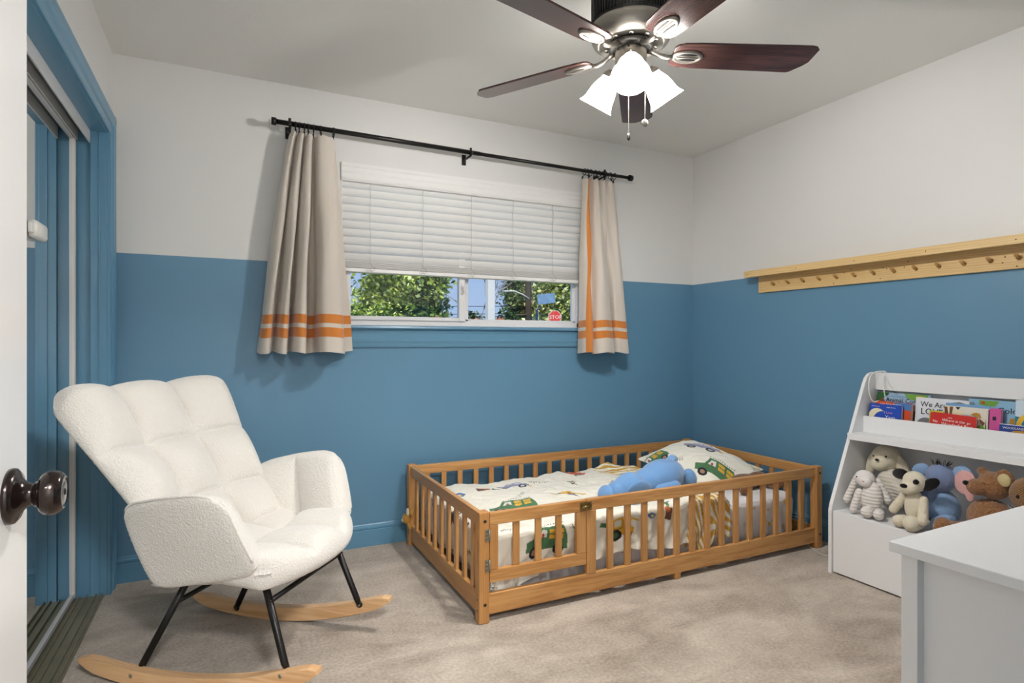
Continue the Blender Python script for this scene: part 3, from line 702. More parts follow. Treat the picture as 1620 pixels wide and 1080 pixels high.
# ================================================================== BED
BX0, BX1, BY0, BY1 = .885, 2.898, 2.123, 3.165
bed = thing('floor_bed', 'low wooden toddler floor bed with slatted rails and a small gate, in the corner', 'bed', ((BX0+BX1)/2, (BY0+BY1)/2, 0))
bx_, by_ = bed.location.x, bed.location.y
def B(name, m, x0, x1, y0, y1, z0, z1, parent=None, bev=.003): return box(name, m, parent or bed, x0-bx_, x1-bx_, y0-by_, y1-by_, z0, z1, bev=bev)
PW = .045
for (x0, y0) in ((BX0, BY0), (BX1-PW, BY0), (BX0, BY1-PW), (BX1-PW, BY1-PW)):
    p = B('corner_post', BED[2], x0, x0+PW, y0, y0+PW, 0, .441, bev=.005)
    if y0 == BY0:
        xx = x0+PW*.55
        for zz in (.405, .075):
            MB().lathe([(.0065, 0), (.0065, .0012), (.002, .0014), (.0001, .0005)], 14, Matrix.Translation((xx-bx_, BY0-by_, zz)) @ Euler((R(90), 0, 0)).to_matrix().to_4x4()).build('bolt', M_pewter, p)
        if x0 == BX0:
            for zz in (.092, .050): MB().ell((BX0-bx_, BY0+.022-by_, zz), (.0012, .005, .005), seg=10).build('bolt', M_dark, p)
for y0 in (BY0+.012, BY1-.034):
    fr_ = y0 < 2.5
    B('bottom_rail', BED[0], BX0+PW, BX1-PW, y0, y0+.022, .028, .110)
    if fr_: B('top_rail', BED[0], 1.392, BX1-PW, y0, y0+.022, .382, .433)
    else: B('top_rail', BED[0], BX0+PW, BX1-PW, y0, y0+.022, .382, .433)
for x0 in (BX0+.010, BX1-.032):
    B('bottom_rail', BED[1], x0, x0+.022, BY0+PW, BY1-PW, .028, .112)
    B('top_rail', BED[1], x0, x0+.022, BY0+PW, BY1-PW, .380, .433)
    for i in range(9):
        y = BY0+.112+i*.1
        B('spindle', BED[2], x0+.004, x0+.018, y-.015, y+.015, .110, .384, bev=.002)
for i in range(14):
    x = 1.521+i*.0951; B('spindle', BED[2], x-.0145, x+.0145, BY0+.016, BY0+.032, .108, .384, bev=.002)
for i in range(19):
    x = .995+i*.0975; B('spindle', BED[2], x-.0145, x+.0145, BY1-.032, BY1-.016, .108, .384, bev=.002)
B('gate_post', BED[2], 1.392, 1.440, BY0+.010, BY0+.036, .108, .384)
g = B('gate', BED[0], .934, 1.388, BY0+.008, BY0+.030, .383, .433)
gx = bed.location
B('gate_rail', BED[0], .934, 1.388, BY0+.008, BY0+.030, .154, .205, g)
B('gate_stile', BED[2], .934, .972, BY0+.008, BY0+.030, .205, .383, g); B('gate_stile', BED[2], 1.340, 1.388, BY0+.008, BY0+.030, .205, .383, g)
for x in (1.055, 1.157, 1.255): B('gate_spindle', BED[2], x-.0145, x+.0145, BY0+.012, BY0+.026, .205, .383, g)
for zz in (.228, .348):
    b = MB(); b.box(.910-bx_, .925-bx_, BY0-.003-by_, BY0-.0005-by_, zz-.024, zz+.024); b.box(.931-bx_, .934-bx_, BY0-.002-by_, BY0+.008-by_, zz-.024, zz+.024)
    b.tube([(.929-bx_, BY0-.002-by_, zz-.024), (.929-bx_, BY0-.002-by_, zz+.024)], .0035, 10)
    b.mi = 1
    for dz in (-.015, 0, .015): b.ell((.917-bx_, BY0-.003-by_, zz+dz), (.0025, .001, .0025), seg=8)
    b.build('hinge', [M_steel, M_dark], g)
b = MB(); yy = BY0+.006-by_; b.box(1.355-bx_, 1.384-bx_, yy-.002, yy+.002, .386, .424, bev=.0008); b.box(1.392-bx_, 1.414-bx_, yy-.001, yy+.004, .388, .422, bev=.0008)
b.tube([(1.360-bx_, yy-.006, .404), (1.408-bx_, yy-.006, .408)], .0045, 10); b.tube([(1.402-bx_, yy-.006, .404), (1.404-bx_, yy-.014, .418), (1.410-bx_, yy-.014, .424)], .003, 8); b.box(1.366-bx_, 1.376-bx_, yy-.009, yy-.001, .396, .414, bev=.001); b.box(1.396-bx_, 1.404-bx_, yy-.009, yy+.001, .396, .416, bev=.001)
b.build('latch', M_brass, g)
for x in (1.90,): B('centre_foot', BED[2], x-.018, x+.018, BY0+.012, BY0+.045, 0, .030)
b = MB()
for i in range(12): b.box(BX0+.14+i*.155-bx_, BX0+.21+i*.155-bx_, BY0+.036-by_, BY1-.036-by_, .036, .050)
b.build('bed_slats', BED[1], bed)

# mattress in a fitted sheet
M_sheet = vcol('fitted_sheet', rough=.7, bump=.15, bscale=60, sheen=.2, dist=.004)
def rounded_box_mesh(name, x0, x1, y0, y1, z0, z1, r, m, parent, colf=None, wr=0, n=(150, 80, 26)):
    """mattress: a dense box pulled onto a rounded box"""
    bm = bmesh.new(); V = []; F = []
    faces = []
    def face(fn, nu, nv, flip):
        off = len(V_all); u, v = np.meshgrid(np.linspace(0, 1, nu), np.linspace(0, 1, nv), indexing='ij')
        V_all.extend(fn(u, v).reshape(-1, 3)); F_all.append(quads(nu, nv, off, flip))
    V_all = []; F_all = []
    st = lambda *a: np.stack(np.broadcast_arrays(*a), -1)
    face(lambda u, v: st(u, v, 1.+0*u), n[0], n[1], False); face(lambda u, v: st(u, v, 0*u), n[0], n[1], True)
    face(lambda u, v: st(u, 0*u, v), n[0], n[2], False); face(lambda u, v: st(u, 1+0*u, v), n[0], n[2], True)
    face(lambda u, v: st(0*u, u, v), n[1], n[2], True); face(lambda u, v: st(1+0*u, u, v), n[1], n[2], False)
    P = np.array(V_all); X = np.stack([x0+(x1-x0)*P[:, 0], y0+(y1-y0)*P[:, 1], z0+(z1-z0)*P[:, 2]], -1)
    lo = np.array([x0+r, y0+r, z0+r]); hi = np.array([x1-r, y1-r, z1-r]); c = np.clip(X, lo, hi); d = X-c; L_ = np.linalg.norm(d, axis=1, keepdims=True)
    on = (L_[:, 0] > 1e-6); nrm = np.where(on[:, None], d/np.maximum(L_, 1e-6), 0)
    X = np.where(on[:, None], c+nrm*r, X)
    if wr:
        side = (np.abs(nrm[:, 2]) < .6)
        s = (X[:, 0]+X[:, 1]*1.3)
        w_ = np.sin(s*62+3*np.sin(s*17)+X[:, 2]*22)*.5+np.sin(s*131+X[:, 2]*40)*.25
        X = X+nrm*((w_-.4)*wr*side*(.35+.65*np.clip((z1-X[:, 2])/(z1-z0), 0, 1)))[:, None]
    cols = colf(X) if colf else None
    o = gridmesh(name, X, np.concatenate(F_all), m, parent, cols)
    bm = bmesh.new(); bm.from_mesh(o.data); bmesh.ops.remove_doubles(bm, verts=bm.verts, dist=1e-5); bmesh.ops.recalc_face_normals(bm, faces=bm.faces); bm.to_mesh(o.data); bm.free()
    return o
def sheet_cols(X):
    c = np.empty(X.shape); c[:] = s2l((232, 230, 232)); r = np.random.default_rng(5)
    for k in range(120):
        q = r.uniform([.95, 2.15, .06], [2.82, 3.1, .29]);
        if k % 2: q[1] = 2.21
        d = np.linalg.norm((X-q)*[1, 1 if not k % 2 else .2, 1], axis=1); ss = .009+.006*r.random()
        c[d < ss] = s2l([(222, 184, 104), (214, 190, 160), (190, 200, 210)][k % 3])
    return c
mt = thing('mattress', 'white mattress in a fitted sheet dotted with small gold stars inside the bed frame', 'mattress', (bx_, by_, .050))
mo = rounded_box_mesh('fitted_sheet', .978, 2.800, 2.204, 3.112, .052, .292, .052, M_sheet, None, sheet_cols, .011, (420, 130, 44))
mo.parent = mt; mo.location = (-mt.location.x, -mt.location.y, -mt.location.z)

# duvet -------------------------------------------------------------------
M_print = vcol('printed_cotton', rough=.85, bump=.2, bscale=300, sheen=.2, dist=.001)
FS = lambda n, seed: None
def fbm(x, y, seed, octs=3, f0=1.0):
    r = np.random.default_rng(seed); o = np.zeros(np.shape(x)); amp = 1
    for k in range(octs):
        for j in range(3):
            a = r.uniform(0, 2*PI); ph = r.uniform(0, 2*PI); f = f0*2**k*r.uniform(.7, 1.4)
            o = o+amp*np.sin(f*(x*math.cos(a)+y*math.sin(a))*2*PI+ph)/3
        amp *= .5
    return o
def duvet():
    ex, ey = .968, 2.1895         # fold lines: bed end and front side
    nu, nv = 470, 400
    p = np.linspace(-.20, 1.31, nu); q = np.linspace(-.20, .86, nv); P, Q = np.meshgrid(p, q, indexing='ij')
    # hem variation by stretching the overhang
    hemf = .92+.16*fbm(P, 0*P, 31, 2, 1.6)+.75*np.exp(-((P-1.14)/.05)**2)+.35*np.exp(-((P-.05)/.10)**2)
    heml = 1.0+.25*fbm(Q, 0*Q, 37, 2, 2.2)
    Qs = np.where(Q < 0, Q*np.clip(hemf, .6, 1.5), Q); Ps = np.where(P < 0, P*np.clip(heml, .4, 1.35), P)
    rr = .045
    def fold(d):     # horizontal, drop
        d2 = -d; ang = np.clip((d2+rr*.7)/rr, 0, PI/2)
        h = np.where(d >= -rr*0+rr*.7, 0, 0)
        hor = np.where(d > -0+(-(-rr*.7)), d, np.where(ang < PI/2, rr*.7-rr*np.sin(ang), rr*.7-rr))
        # d > rr*-.. flat part
        hor = np.where(d2 < -rr*.7, d, hor); drop = np.where(d2 < -rr*.7, 0, np.where(ang < PI/2, rr*(1-np.cos(ang)), rr+(d2+rr*.7-rr*PI/2)))
        return hor, drop
    hx, dx = fold(Ps); hy, dy = fold(Qs)
    X = ex+hx; Y = ey+hy
    drop = np.sqrt(dx**2+dy**2)
    Z = .333-drop
    top = np.clip(1-drop/.05, 0, 1)
    puff = .012*fbm(P, Q, 3, 3, 1.6)+.004*fbm(P, Q, 8, 2, 7)
    puff += -.020*np.clip((.25-P)/.4, 0, 1)*1.0 + .012*np.clip((P-.6)/.6, 0, 1)
    # rumpled ridge at the turned-back edge
    puff += .022*np.exp(-((P-1.06-.10*np.sin(Q*3))/.05)**2)*(Q > -.02)
    Z = Z+top*puff
    # back edge tucks down against the rear rail; right edge turns down
    Z = Z-.045*np.clip((Q-.80)/.06, 0, 1)**2-.028*np.clip((P-1.27)/.04, 0, 1)**2*top
    Z = Z+top*(-.006)*np.exp(-((Q-.83)/.02)**2)
    side = 1-top
    wf = np.where(dy > dx, P, Q)
    wav = np.abs(np.sin(wf*26+2*np.sin(wf*9)+Q*4))**1.5*.013+.006*np.sin(wf*58+dy*30)
    bulge = .010*np.sin(np.clip(dy/.16, 0, 1)*PI)
    Y = Y+np.where(dy > .02, side*(wav*(.3+4*np.clip(dy, 0, .2)))*1.0, 0)-np.where(dy > .0, bulge*0, 0)
    X = X+np.where((dx > .02) & (dx > dy*.3), side*(wav*.7*(.3+4*np.clip(dx, 0, .2))), 0)
    Y = np.clip(Y, 2.165, 3.106); X = np.clip(X, .938, 9)
    # bunch the corner so that it hangs as one fold
    X = X+.02*np.clip(dx/.1, 0, 1)*np.clip(dy/.1, 0, 1)
    V = np.stack([X, Y, Z], -1)
    # diagonal wrinkles
    Nn = normals(V); wr = .0035*np.abs(fbm(P+.3*Q, Q*.6, 55, 3, 5))+.002*fbm(P, Q, 66, 2, 14)
    V = V+Nn*(wr*np.sign(Nn[..., 2:3].mean()+1e-9)*(0.4+.9*(top[..., None].squeeze(-1) if 0 else 1)))[..., None]
    col = np.empty(V.shape); col[:] = s2l((238, 233, 219))
    # world x on the top is ex+P, world y is ey+Q
    WX, WY = ex+P, ey+Q
    k = [(CAR, 1.395, 2.862, .088, -.25), (PICK, 1.83, 2.965, .08, -.9), (PLANE, 1.575, 2.60, .10, -.25), (JEEP, 1.22, 2.505, .115, -.30), (BIRD, 1.045, 2.80, .055, -.4), (CACT, 1.225, 2.82, .062, -.15),
         (PALM, 2.05, 2.80, .085, -.5), (scribble(4), 1.55, 2.875, .05, -.35), (scribble(5), 1.14, 2.375, .045, -.1), (scribble(6), 1.92, 2.66, .05, .3),
         (DIG, 1.60, 2.12, .085, .05), (JEEP, 1.22, 2.12, .10, -.1), (CACT, 1.89, 2.185, .055, 1.2), (scribble(9), 1.40, 2.18, .05, .1), (PALM, 2.00, 2.24, .05, 2), (BIRD, 1.78, 2.16, .03, 0), (scribble(12), 1.05, 2.22, .035, .4),
         (PICK, 2.0, 2.42, .06, .4), (TRUCK, 1.56, 2.36, .05, 0), (BIRD, 1.4, 2.36, .04, 1), (PALM, 1.72, 2.78, .05, .2), (scribble(22), 1.33, 2.65, .04, .7)]
    for sh, cx, cy, s, rot in k: stamp(col, WX, WY, cx, cy, s, rot, sh)
    # trucks on the overhang of the bed end (x < ex): there 'up' is +x of the cloth
    stamp(col, -(WY), WX, -2.62, .93, .075, 0, TRUCK); stamp(col, -(WY), WX, -2.30, .86, .055, 0, [('e', 0, 0, .5, .42, DKN), ('e', 0, 0, .45, .37, CRM), ('e', .1, 0, .1, .3, DKN)]); stamp(col, -(WY), WX, -2.22, .80, .05, .3, TRUCK); stamp(col, -(WY), WX, -2.90, .93, .05, .3, BIRD)
    stamp(col, -(WY), WX, -2.45, .92, .05, .9, [('r', -.9, .9, -.1, .15, (60, 80, 110))]); stamp(col, -(WY), WX, -2.43, .82, .04, .2, CACT)
    # striped underside where the edge is folded back
    bd = 1.05+.05*np.sin(Q*7)+np.where(Q < .02, .03, 0)+.14*np.clip(.35-abs(Q-.30), 0, .35)
    m = (P > bd)
    ph = WX*.55+WY*1.0+.012*np.sin(WX*40)+.01*np.sin(WY*33+1)
    st = np.mod(ph*17+np.where(Q < 0, WX*22, 0)+.25*np.sin(WX*60), 1) < .52
    col[m] = s2l((240, 234, 216)); col[m & st] = s2l((208, 160, 58))
    N2 = normals(V); B2 = V-N2*.010
    F = np.concatenate([quads(nu, nv), quads(nu, nv, nu*nv, True)])
    ids = np.arange(nu*nv).reshape(nu, nv); loop = np.array(list(ids[:, 0])+list(ids[-1, 1:])+list(ids[::-1, -1][1:])+list(ids[0, ::-1][1:])); a, b2 = loop[:-1], loop[1:]
    F = np.concatenate([F, np.stack([a, a+nu*nv, b2+nu*nv, b2], -1)])
    VV = np.concatenate([V.reshape(-1, 3), B2.reshape(-1, 3)]); o0 = np.array([1.6, 2.65, .30])
    o = gridmesh('duvet', VV-o0, F, M_print, None, np.concatenate([col.reshape(-1, 3)]*2))
    o.location = o0; props(o, 'cream duvet printed with cars and diggers, mustard striped underside, spread over the bed', 'duvet')
    return o
duvet()

# pillow --------------------------------------------------------------------
def pillow():
    A = np.array([2.800, 2.405, .375]); Bc = np.array([2.705, 2.985, .470]); Cc = np.array([2.235, 2.890, .400]); D = np.array([2.300, 2.355, .335])
    o0 = (A+Bc+Cc+D)/4
    def Pf(u, v):
        u = u[..., None]; v = v[..., None]
        pin = .035*(np.sin(PI*u)*(2*v-1))
        p = (D*(1-u)+A*u)*(1-v)+(Cc*(1-u)+Bc*u)*v-o0
        p = p+np.array([0, 1., 0])*-.02*np.sin(PI*u)*(2*v-1)+np.array([1., 0, 0])*-.018*np.sin(PI*v)*(2*u-1)
        return p
    f = lambda u, v: .092*(np.sin(PI*np.clip(u, .02, .98))*np.sin(PI*np.clip(v, .02, .98)))**.45+.0035*fbm(u, v, 77, 2, 4)+.004*np.abs(fbm(u+v, v, 12, 2, 3))
    def col(u, v, P):
        c = np.empty(P.shape); c[:] = s2l((240, 236, 222)); X = u*.56; Y = v*.56
        stamp(c, X, Y, .335, .285, .115, -1.10, CAR); stamp(c, X, Y, .165, .065, .125, -1.05, JEEP); stamp(c, X, Y, .54, .035, .065, -.6, DIG); stamp(c, X, Y, .03, .44, .095, -.4, JEEP)
        stamp(c, X, Y, .25, .38, .06, -1.1, [('d', -1, 1, .1, DKN)]); stamp(c, X, Y, .08, .30, .045, -1.0, scribble(3)); stamp(c, X, Y, .475, .22, .05, -1.1, scribble(8)); stamp(c, X, Y, .42, .10, .03, -1, [('r', -1, 1, -.03, .03, (220, 214, 200))])
        b = np.empty(P.shape); b[:] = s2l((240, 236, 222)); return c, b
    o = pad('pillow', Pf, 220, 220, f, .035, M_print, None, ru=.28, rv=.28, col=col, rnd=.04)
    o.location = o0; props(o, 'plump pillow printed with a grey car and green jeep at the bed head', 'pillow')
pillow()

# ================================================================== blue plush on the bed
M_bplush = fur_mat('blue_plush', (110, 152, 200), .25, 300, dist=.002, sheen=.5, var=.06)
M_bplush2 = fur_mat('blue_plush_fluff', (136, 178, 222), .8, 90, dist=.008, sheen=.6)
pl = thing('plush_elephant', 'bright blue plush animal with a puff tail lying face down on the duvet', 'plush toy', (1.92, 2.36, .34))
blob('body', [('s', (.08, .01, .085), (.145, .095, .085), (0, R(-6), R(10))), ('s', (.0, .0, .07), (.10, .08, .07)), ('c', (.15, .03, .06), (.235, .035, .045), .050, .046)], M_bplush, pl, .006, 8)
blob('head', [('s', (-.135, -.01, .062), (.088, .078, .066), (0, R(-8), R(15))), ('s', (-.205, .0, .045), (.050, .055, .046))], M_bplush, pl, .006, 8)
for nm, it in (('ear', [('s', (-.125, -.075, .052), (.082, .018, .056), (R(20), R(14), R(8)))]), ('ear', [('s', (-.262, .012, .032), (.030, .050, .044), (0, R(24), R(10)))]),
               ('arm', [('c', (.0, -.072, .04), (.085, -.085, .052), .034, .031)]), ('foot', [('s', (.245, -.015, .065), (.034, .040, .050), (0, R(-15), 0))]), ('arm', [('c', (-.03, .075, .04), (.05, .10, .03), .032, .03)])):
    blob(nm, it, M_bplush, pl, .005, 6)
b = MB(); random.seed(2)
t = b.ell((.182, .05, .150), (.028, .026, .026), seg=28)
for v in b.bm.verts: v.co += (v.co-Vector((.182, .05, .150)))*random.uniform(-.12, .25)
b.build('tail', M_bplush2, pl)
# brown plush toys under the pillow
M_brown = fur_mat('brown_plush', (124, 84, 56), .8, 130, dist=.006)
bt = thing('plush_bear', 'brown plush bear half hidden under the pillow on the bed', 'plush toy', (2.60, 2.33, .292))
blob('body', [('s', (.0, .06, .040), (.11, .07, .040)), ('s', (.10, .05, .045), (.07, .05, .042)), ('c', (-.05, -.0, .03), (-.12, -.05, .025), .028, .022)], M_brown, bt, .006, 3)
blob('arm', [('c', (.10, .02, .04), (.15, -.06, .035), .026, .022)], M_brown, bt, .006, 3)
# soft toy hanging at the rear corner of the bed
M_must = vcol('mustard_print', rough=.85, bump=.2, bscale=300)
rg = thing('cloth_toy', 'crumpled mustard and white soft cloth poking through the rails at the rear corner post', 'cloth toy', (BX0-.012, BY1-.085, .120))
blob('mustard_fold', [('s', (-.012, .0, .045), (.022, .030, .028), (R(20), 0, 0)), ('c', (.0, .01, .03), (-.004, -.045, .004), .013, .009), ('c', (0, .0, .06), (.006, -.030, .095), .014, .012), ('s', (.006, -.035, .085), (.012, .018, .022))], mat('mustard_cloth', (196, 146, 66), .85, bump=.3, bscale=120), rg, .004, 2)
blob('white_fold', [('s', (-.026, .006, .036), (.012, .014, .013)), ('s', (-.010, -.020, .085), (.010, .012, .022))], mat('cream_cloth', (228, 220, 200), .85), rg, .004, 2)

# ================================================================== ROCKING CHAIR
ch = thing('rocking_chair', 'cream sherpa rocking chair with tufted back, black metal legs and pale wooden rockers', 'chair', (.096, 2.272, 0), R(-38.8))
SW = .252
for s in (-1, 1):
    n = 28; t0 = -.16; Rr = 1.42
    lo, hi = [], []
    for i in range(n+1):
        t = -.485+(.395+.485)*i/n; zb = (t-t0)**2/(2*Rr); th = .052-.010*abs((t+.045)/.44)**2
        e = min(1, min(i, n-i)/2.2); th2 = th*(.35+.65*math.sqrt(1-(1-e)**2)); mid = zb+th/2
        lo.append((t, mid-th2/2)); hi.append((t, mid+th2/2))
    rk = MB().prism(lo+hi[::-1], s*SW-.016, s*SW+.016, 'xz', bev=.005).build('rocker', ROCK, ch)
    MB().prism([(a, b_-.0025) for a, b_ in lo[4:-4]]+[(a, b_+.001) for a, b_ in lo[4:-4]][::-1], s*SW-.013, s*SW+.013, 'xz').build('rocker_pad', M_rubber, rk)
    inn = s*(SW-.021); faceS = -1 if s > 0 else -1
    for fb, (tt, zt, st_, tb, zb) in (('f', (.165, .385, .205, .272, .104)), ('b', (-.105, .345, .205, -.272, .036))):
        b = MB(); b.tube([(tt, s*st_, zt), (tb-.01*(1 if tb > 0 else -1), inn, zb+.02), (tb, inn, zb)], [.0115, .0115, .009], 14)
        b.ell((tb, inn, zb), (.013, .006, .013)); b.mi = 1; b.ell((tb, inn-.006 if s > 0 else s*SW-.017, zb), (.0065, .0025, .0065), seg=12)
        b.build('leg', [M_black, M_steel], ch)
for tt, zz, hw in ((.199, .300, .2215), (-.150, .262, .222)):
    MB().tube([(tt, -hw, zz), (tt, hw, zz)], .0085, 12).build('crossbar', M_black, ch)
MB().box(-.13, .18, -.205, .205, .338, .352).build('seat_frame', M_black, ch)

def lob(x, n, p=.55): return np.abs(np.sin(PI*n*x))**p
def backP(u, v):
    s = (2*u-1); wv = .262+.128*v**1.1; z = .385+.565*v; z = z-.012*(1-s*s)*v+.0
    tt = -.150-.372*v-.020*v*v + .085*np.abs(s)**2.3*(1-.35*v)
    # round the top corners
    z = z-.030*np.clip((np.abs(s)-.75)/.25, 0, 1)**2*v**6+.018*np.abs(np.sin(PI*3*u))**.6*v**8
    return np.stack([tt, s*wv, z], -1)
def rows(v, cuts, p=.5):
    o = np.ones(v.shape)
    for c0, c1 in zip(cuts[:-1], cuts[1:]):
        m = (v >= c0) & (v <= c1); o = np.where(m, np.abs(np.sin(PI*np.clip((v-c0)/(c1-c0), 0, 1)))**p, o)
    return o
bf = lambda u, v: .022+.070*rows(u, [-.05, .333, .667, 1.05], .45)*rows(v, [-.25, .29, .635, 1.07], .45)
chk = pad('backrest', backP, 150, 150, bf, .028, M_sherpa, ch, ru=.10, rv=.085, jit=.0005, rnd=.085)
def seatP(u, v):
    s = 2*u-1; hw = .262+.028*v
    tt = -.200+(.415+.085*(1-np.abs(s)**2.2))*v; z = .385+.018*v+.022*np.abs(s)**3*(1-v)
    return np.stack([tt, -s*hw, z], -1)
sf = lambda u, v: .014+.054*rows(u, [-.08, .333, .667, 1.08], .42)*rows(v, [-.2, .45, 1.12], .42)
pad('seat_cushion', seatP, 130, 120, sf, lambda u, v: .034+.022*v, M_sherpa, ch, ru=.07, rv=.09, jit=.0005, rnd=.085)
for s in (-1, 1):
    def armP(u, v, s=s):
        # u rear->front, v bottom->top
        tb = -.175+.395*u; zb = .322+.085*u
        ztop = np.interp(u, [0, .25, .5, .66, .78, .88, .95, 1.0], [.585, .620, .643, .654, .660, .660, .655, .640])
        ttop = -.272+.412*u-.01*np.sin(PI*u)
        sb = .268+.012*u; stp = .278+.085*np.sin(PI*np.clip(u*.62+.08, 0, 1))-.010*np.clip(u-.8, 0, 1)*5
        x = tb+(ttop-tb)*v; z = zb+(ztop-zb)*v; y = sb+(stp-sb)*v**1.3+.012*np.sin(PI*v)
        return np.stack([x, s*y, z], -1)
    inner = lambda u, v: .024+.052*rows(u, [-.2, .50, 1.08], .42)*np.clip(np.sin(PI*np.clip(v*.8+.22, 0, 1)), 0, 1)**.5
    fr_, bk_ = (inner, .014)
    # normal of armP(u,v): cross(du,dv); du along +x, dv up -> cross = -y*s
    if s > 0: pad('armrest', armP, 120, 90, fr_, bk_, M_sherpa, ch, ru=.10, rv=.12, jit=.0005, rnd=.15)
    else: pad('armrest', armP, 120, 90, bk_, fr_, M_sherpa, ch, ru=.10, rv=.12, jit=.0005, rnd=.15)
    # piping along the arm's outer rim
    q_ = np.concatenate([np.stack([np.linspace(.04, 1, 50), np.ones(50)], -1), np.stack([np.ones(26), np.linspace(1, .20, 26)], -1)[1:]])
    s_, t_ = 2*q_[:, 0]-1, 2*q_[:, 1]-1; k_ = (np.abs(s_)*np.abs(t_))**7*.15
    Pp = armP(.5+.5*s_*(1-k_), .5+.5*t_*(1-k_)); Pp = Pp[::2]
    MB().tube([Vector(p)+Vector((-.003, s*.004, -.002)) for p in Pp], .0048, 8).build('piping', M_sherpa, ch)
# shell closing the tub at the rear and below
def shellP(u, v):
    s = 2*u-1
    t_, z_ = -.235+.02*s*s+.42*np.clip(v, 0, 1)*1.0, .326+.060*v
    return np.stack([t_, s*(.252+.012*v), z_], -1)
pad('seat_shell', shellP, 70, 60, .012, .012, M_sherpa, ch, ru=.05, rv=.05, jit=.0008)

# ================================================================== BOOKCASE
SY0, SY1 = .775, 1.885
bc = thing('toy_bookcase', 'white sloping toy bookcase with a book tray and a toy shelf against the wall', 'bookcase', (2.81, (SY0+SY1)/2, 0))
cx0, cy0 = 2.81, (SY0+SY1)/2
def S(name, x0, x1, y0, y1, z0, z1, bev=.0015): return box(name, M_white_lam, bc, x0-cx0, x1-cx0, y0-cy0, y1-cy0, z0, z1, bev=bev)
side = [(2.613, 0), (2.613, .300), (2.622, .330), (2.868, .905), (2.882, .932), (2.905, .952), (2.935, .961), (2.998, .961), (2.998, 0)]
for y in (SY0, SY1-.017):
    MB().prism([(a-cx0, z) for a, z in side], y-cy0, y+.017-cy0, 'xz', bev=.0012).build('side_panel', M_white_lam, bc)
iy0, iy1 = SY0+.017, SY1-.017
S('toe_panel', 2.622, 2.638, iy0, iy1-.002, .008, .2992)
S('toy_shelf', 2.637, 2.985, iy0, iy1, .283, .299)
S('ledge', 2.745, 2.985, iy0, iy1+.010, .634, .666)
S('tray_front', 2.853, 2.866, iy0, iy1, .655, .745)
S('back_panel', 2.985, 2.992, iy0, iy1, .01, .90)
S('top_board', 2.950, 2.966, iy0, iy1, .872, .958)
S('top_rail', 2.966, 2.995, iy0, iy1, .945, .958)
S('back_seam', 2.9835, 2.9852, 1.42, 1.4215, .30, .63, bev=0)

# books: covers face -x (towards the room), leaning back
def colmat(name, c, rough=.35): return mat(name, c, rough)
M_page = mat('book_pages', (226, 218, 200), .8)
M_txt = {'k': colmat('ink_black', (34, 34, 44)), 'w': colmat('ink_white', (238, 238, 236)), 'y': colmat('ink_yellow', (240, 190, 60)), 'p': colmat('ink_pink', (236, 170, 190)), 'c': colmat('ink_cream', (232, 222, 186)), 'g': colmat('ink_green', (112, 160, 60)), 'dg': colmat('ink_dark_green', (44, 96, 50)),
         'gr': colmat('ink_grey', (120, 120, 124)), 'lg': colmat('ink_light_grey', (178, 178, 182)), 'br': colmat('ink_brown', (120, 76, 44)), 'go': colmat('ink_gold', (190, 140, 50)), 'rb': colmat('cover_34_74_178', (34, 74, 178)), 't': colmat('ink_teal', (40, 130, 150)), 'b': colmat('ink_blue', (80, 130, 190)), 'r': colmat('ink_red', (196, 52, 44))}
KEYS = list(M_txt)
def book(label, cover, y_left, width, ztop, height, xface, thick, lean=8, shapes=(), texts=(), rad=.006, roll=0, group=None, spine=None):
    """local frame: X across the cover (towards -y in the room), Y up, Z out of the cover towards the room"""
    mc = colmat('cover_'+'_'.join(map(str, cover)), cover)
    b = MB()
    lab = [mc, M_page]+[M_txt[k] for k in KEYS]
    def rr(w0, w1, h0, h1, r):
        pts = []
        for cxx, cyy, a0 in ((w1-r, h1-r, 0), (w0+r, h1-r, 90), (w0+r, h0+r, 180), (w1-r, h0+r, 270)):
            for k in range(5): a = R(a0+k*22.5); pts.append((cxx+r*math.cos(a), cyy+r*math.sin(a)))
        return pts
    b.mi = 0; b.prism(rr(0, width, 0, height, rad), -.0016, 0, 'xy'); b.prism(rr(0, width, 0, height, rad), -thick, -thick+.0016, 'xy')
    b.box(0, .0016, .004, height-.004, -thick, 0)
    b.mi = 1; b.box(.0016, width-.002, .003, height-.003, -thick+.0016, -.0016)
    z = .0003
    for sh in shapes:
        b.mi = 2+KEYS.index(sh[-1]); z += .00012
        if sh[0] == 'e':
            n = 20; pts = [(sh[1]+sh[3]*math.cos(2*PI*i/n), sh[2]+sh[4]*math.sin(2*PI*i/n)) for i in range(n)]
        else: pts = sh[1]
        pts = [(min(max(px, .0005), width-.0005), min(max(py, .0005), height-.0005)) for px, py in pts]
        vs = [b.bm.verts.new((px, py, z)) for px, py in pts]
        try: f = b.bm.faces.new(vs); f.material_index = b.mi; f.normal_update()
        except ValueError: pass
    for body, x, y, size, key in texts:
        text_into(b, body, (x, y, z+.0006), size, Matrix.Identity(4), 2+KEYS.index(key), .0002)
    o = b.build('book', lab, None, recalc=False)
    # X-> -y, Y-> up (leaning back: top goes +x), Z -> -x
    base = Matrix(((0, 0, -1, 0), (-1, 0, 0, 0), (0, 1, 0, 0), (0, 0, 0, 1)))
    ln = R(lean)
    Mx = Matrix.Translation((xface-math.sin(ln)*height*0, y_left, ztop-height*math.cos(ln))) @ Matrix.Rotation(ln, 4, 'Y') @ base @ Matrix.Rotation(R(roll), 4, 'Z')
    o.matrix_world = Mx
    return props(o, label, 'book', group or 'picture books in the bookcase tray')
FL = .6665
def h_for(zt, lean): return (zt-FL)/math.cos(R(lean))
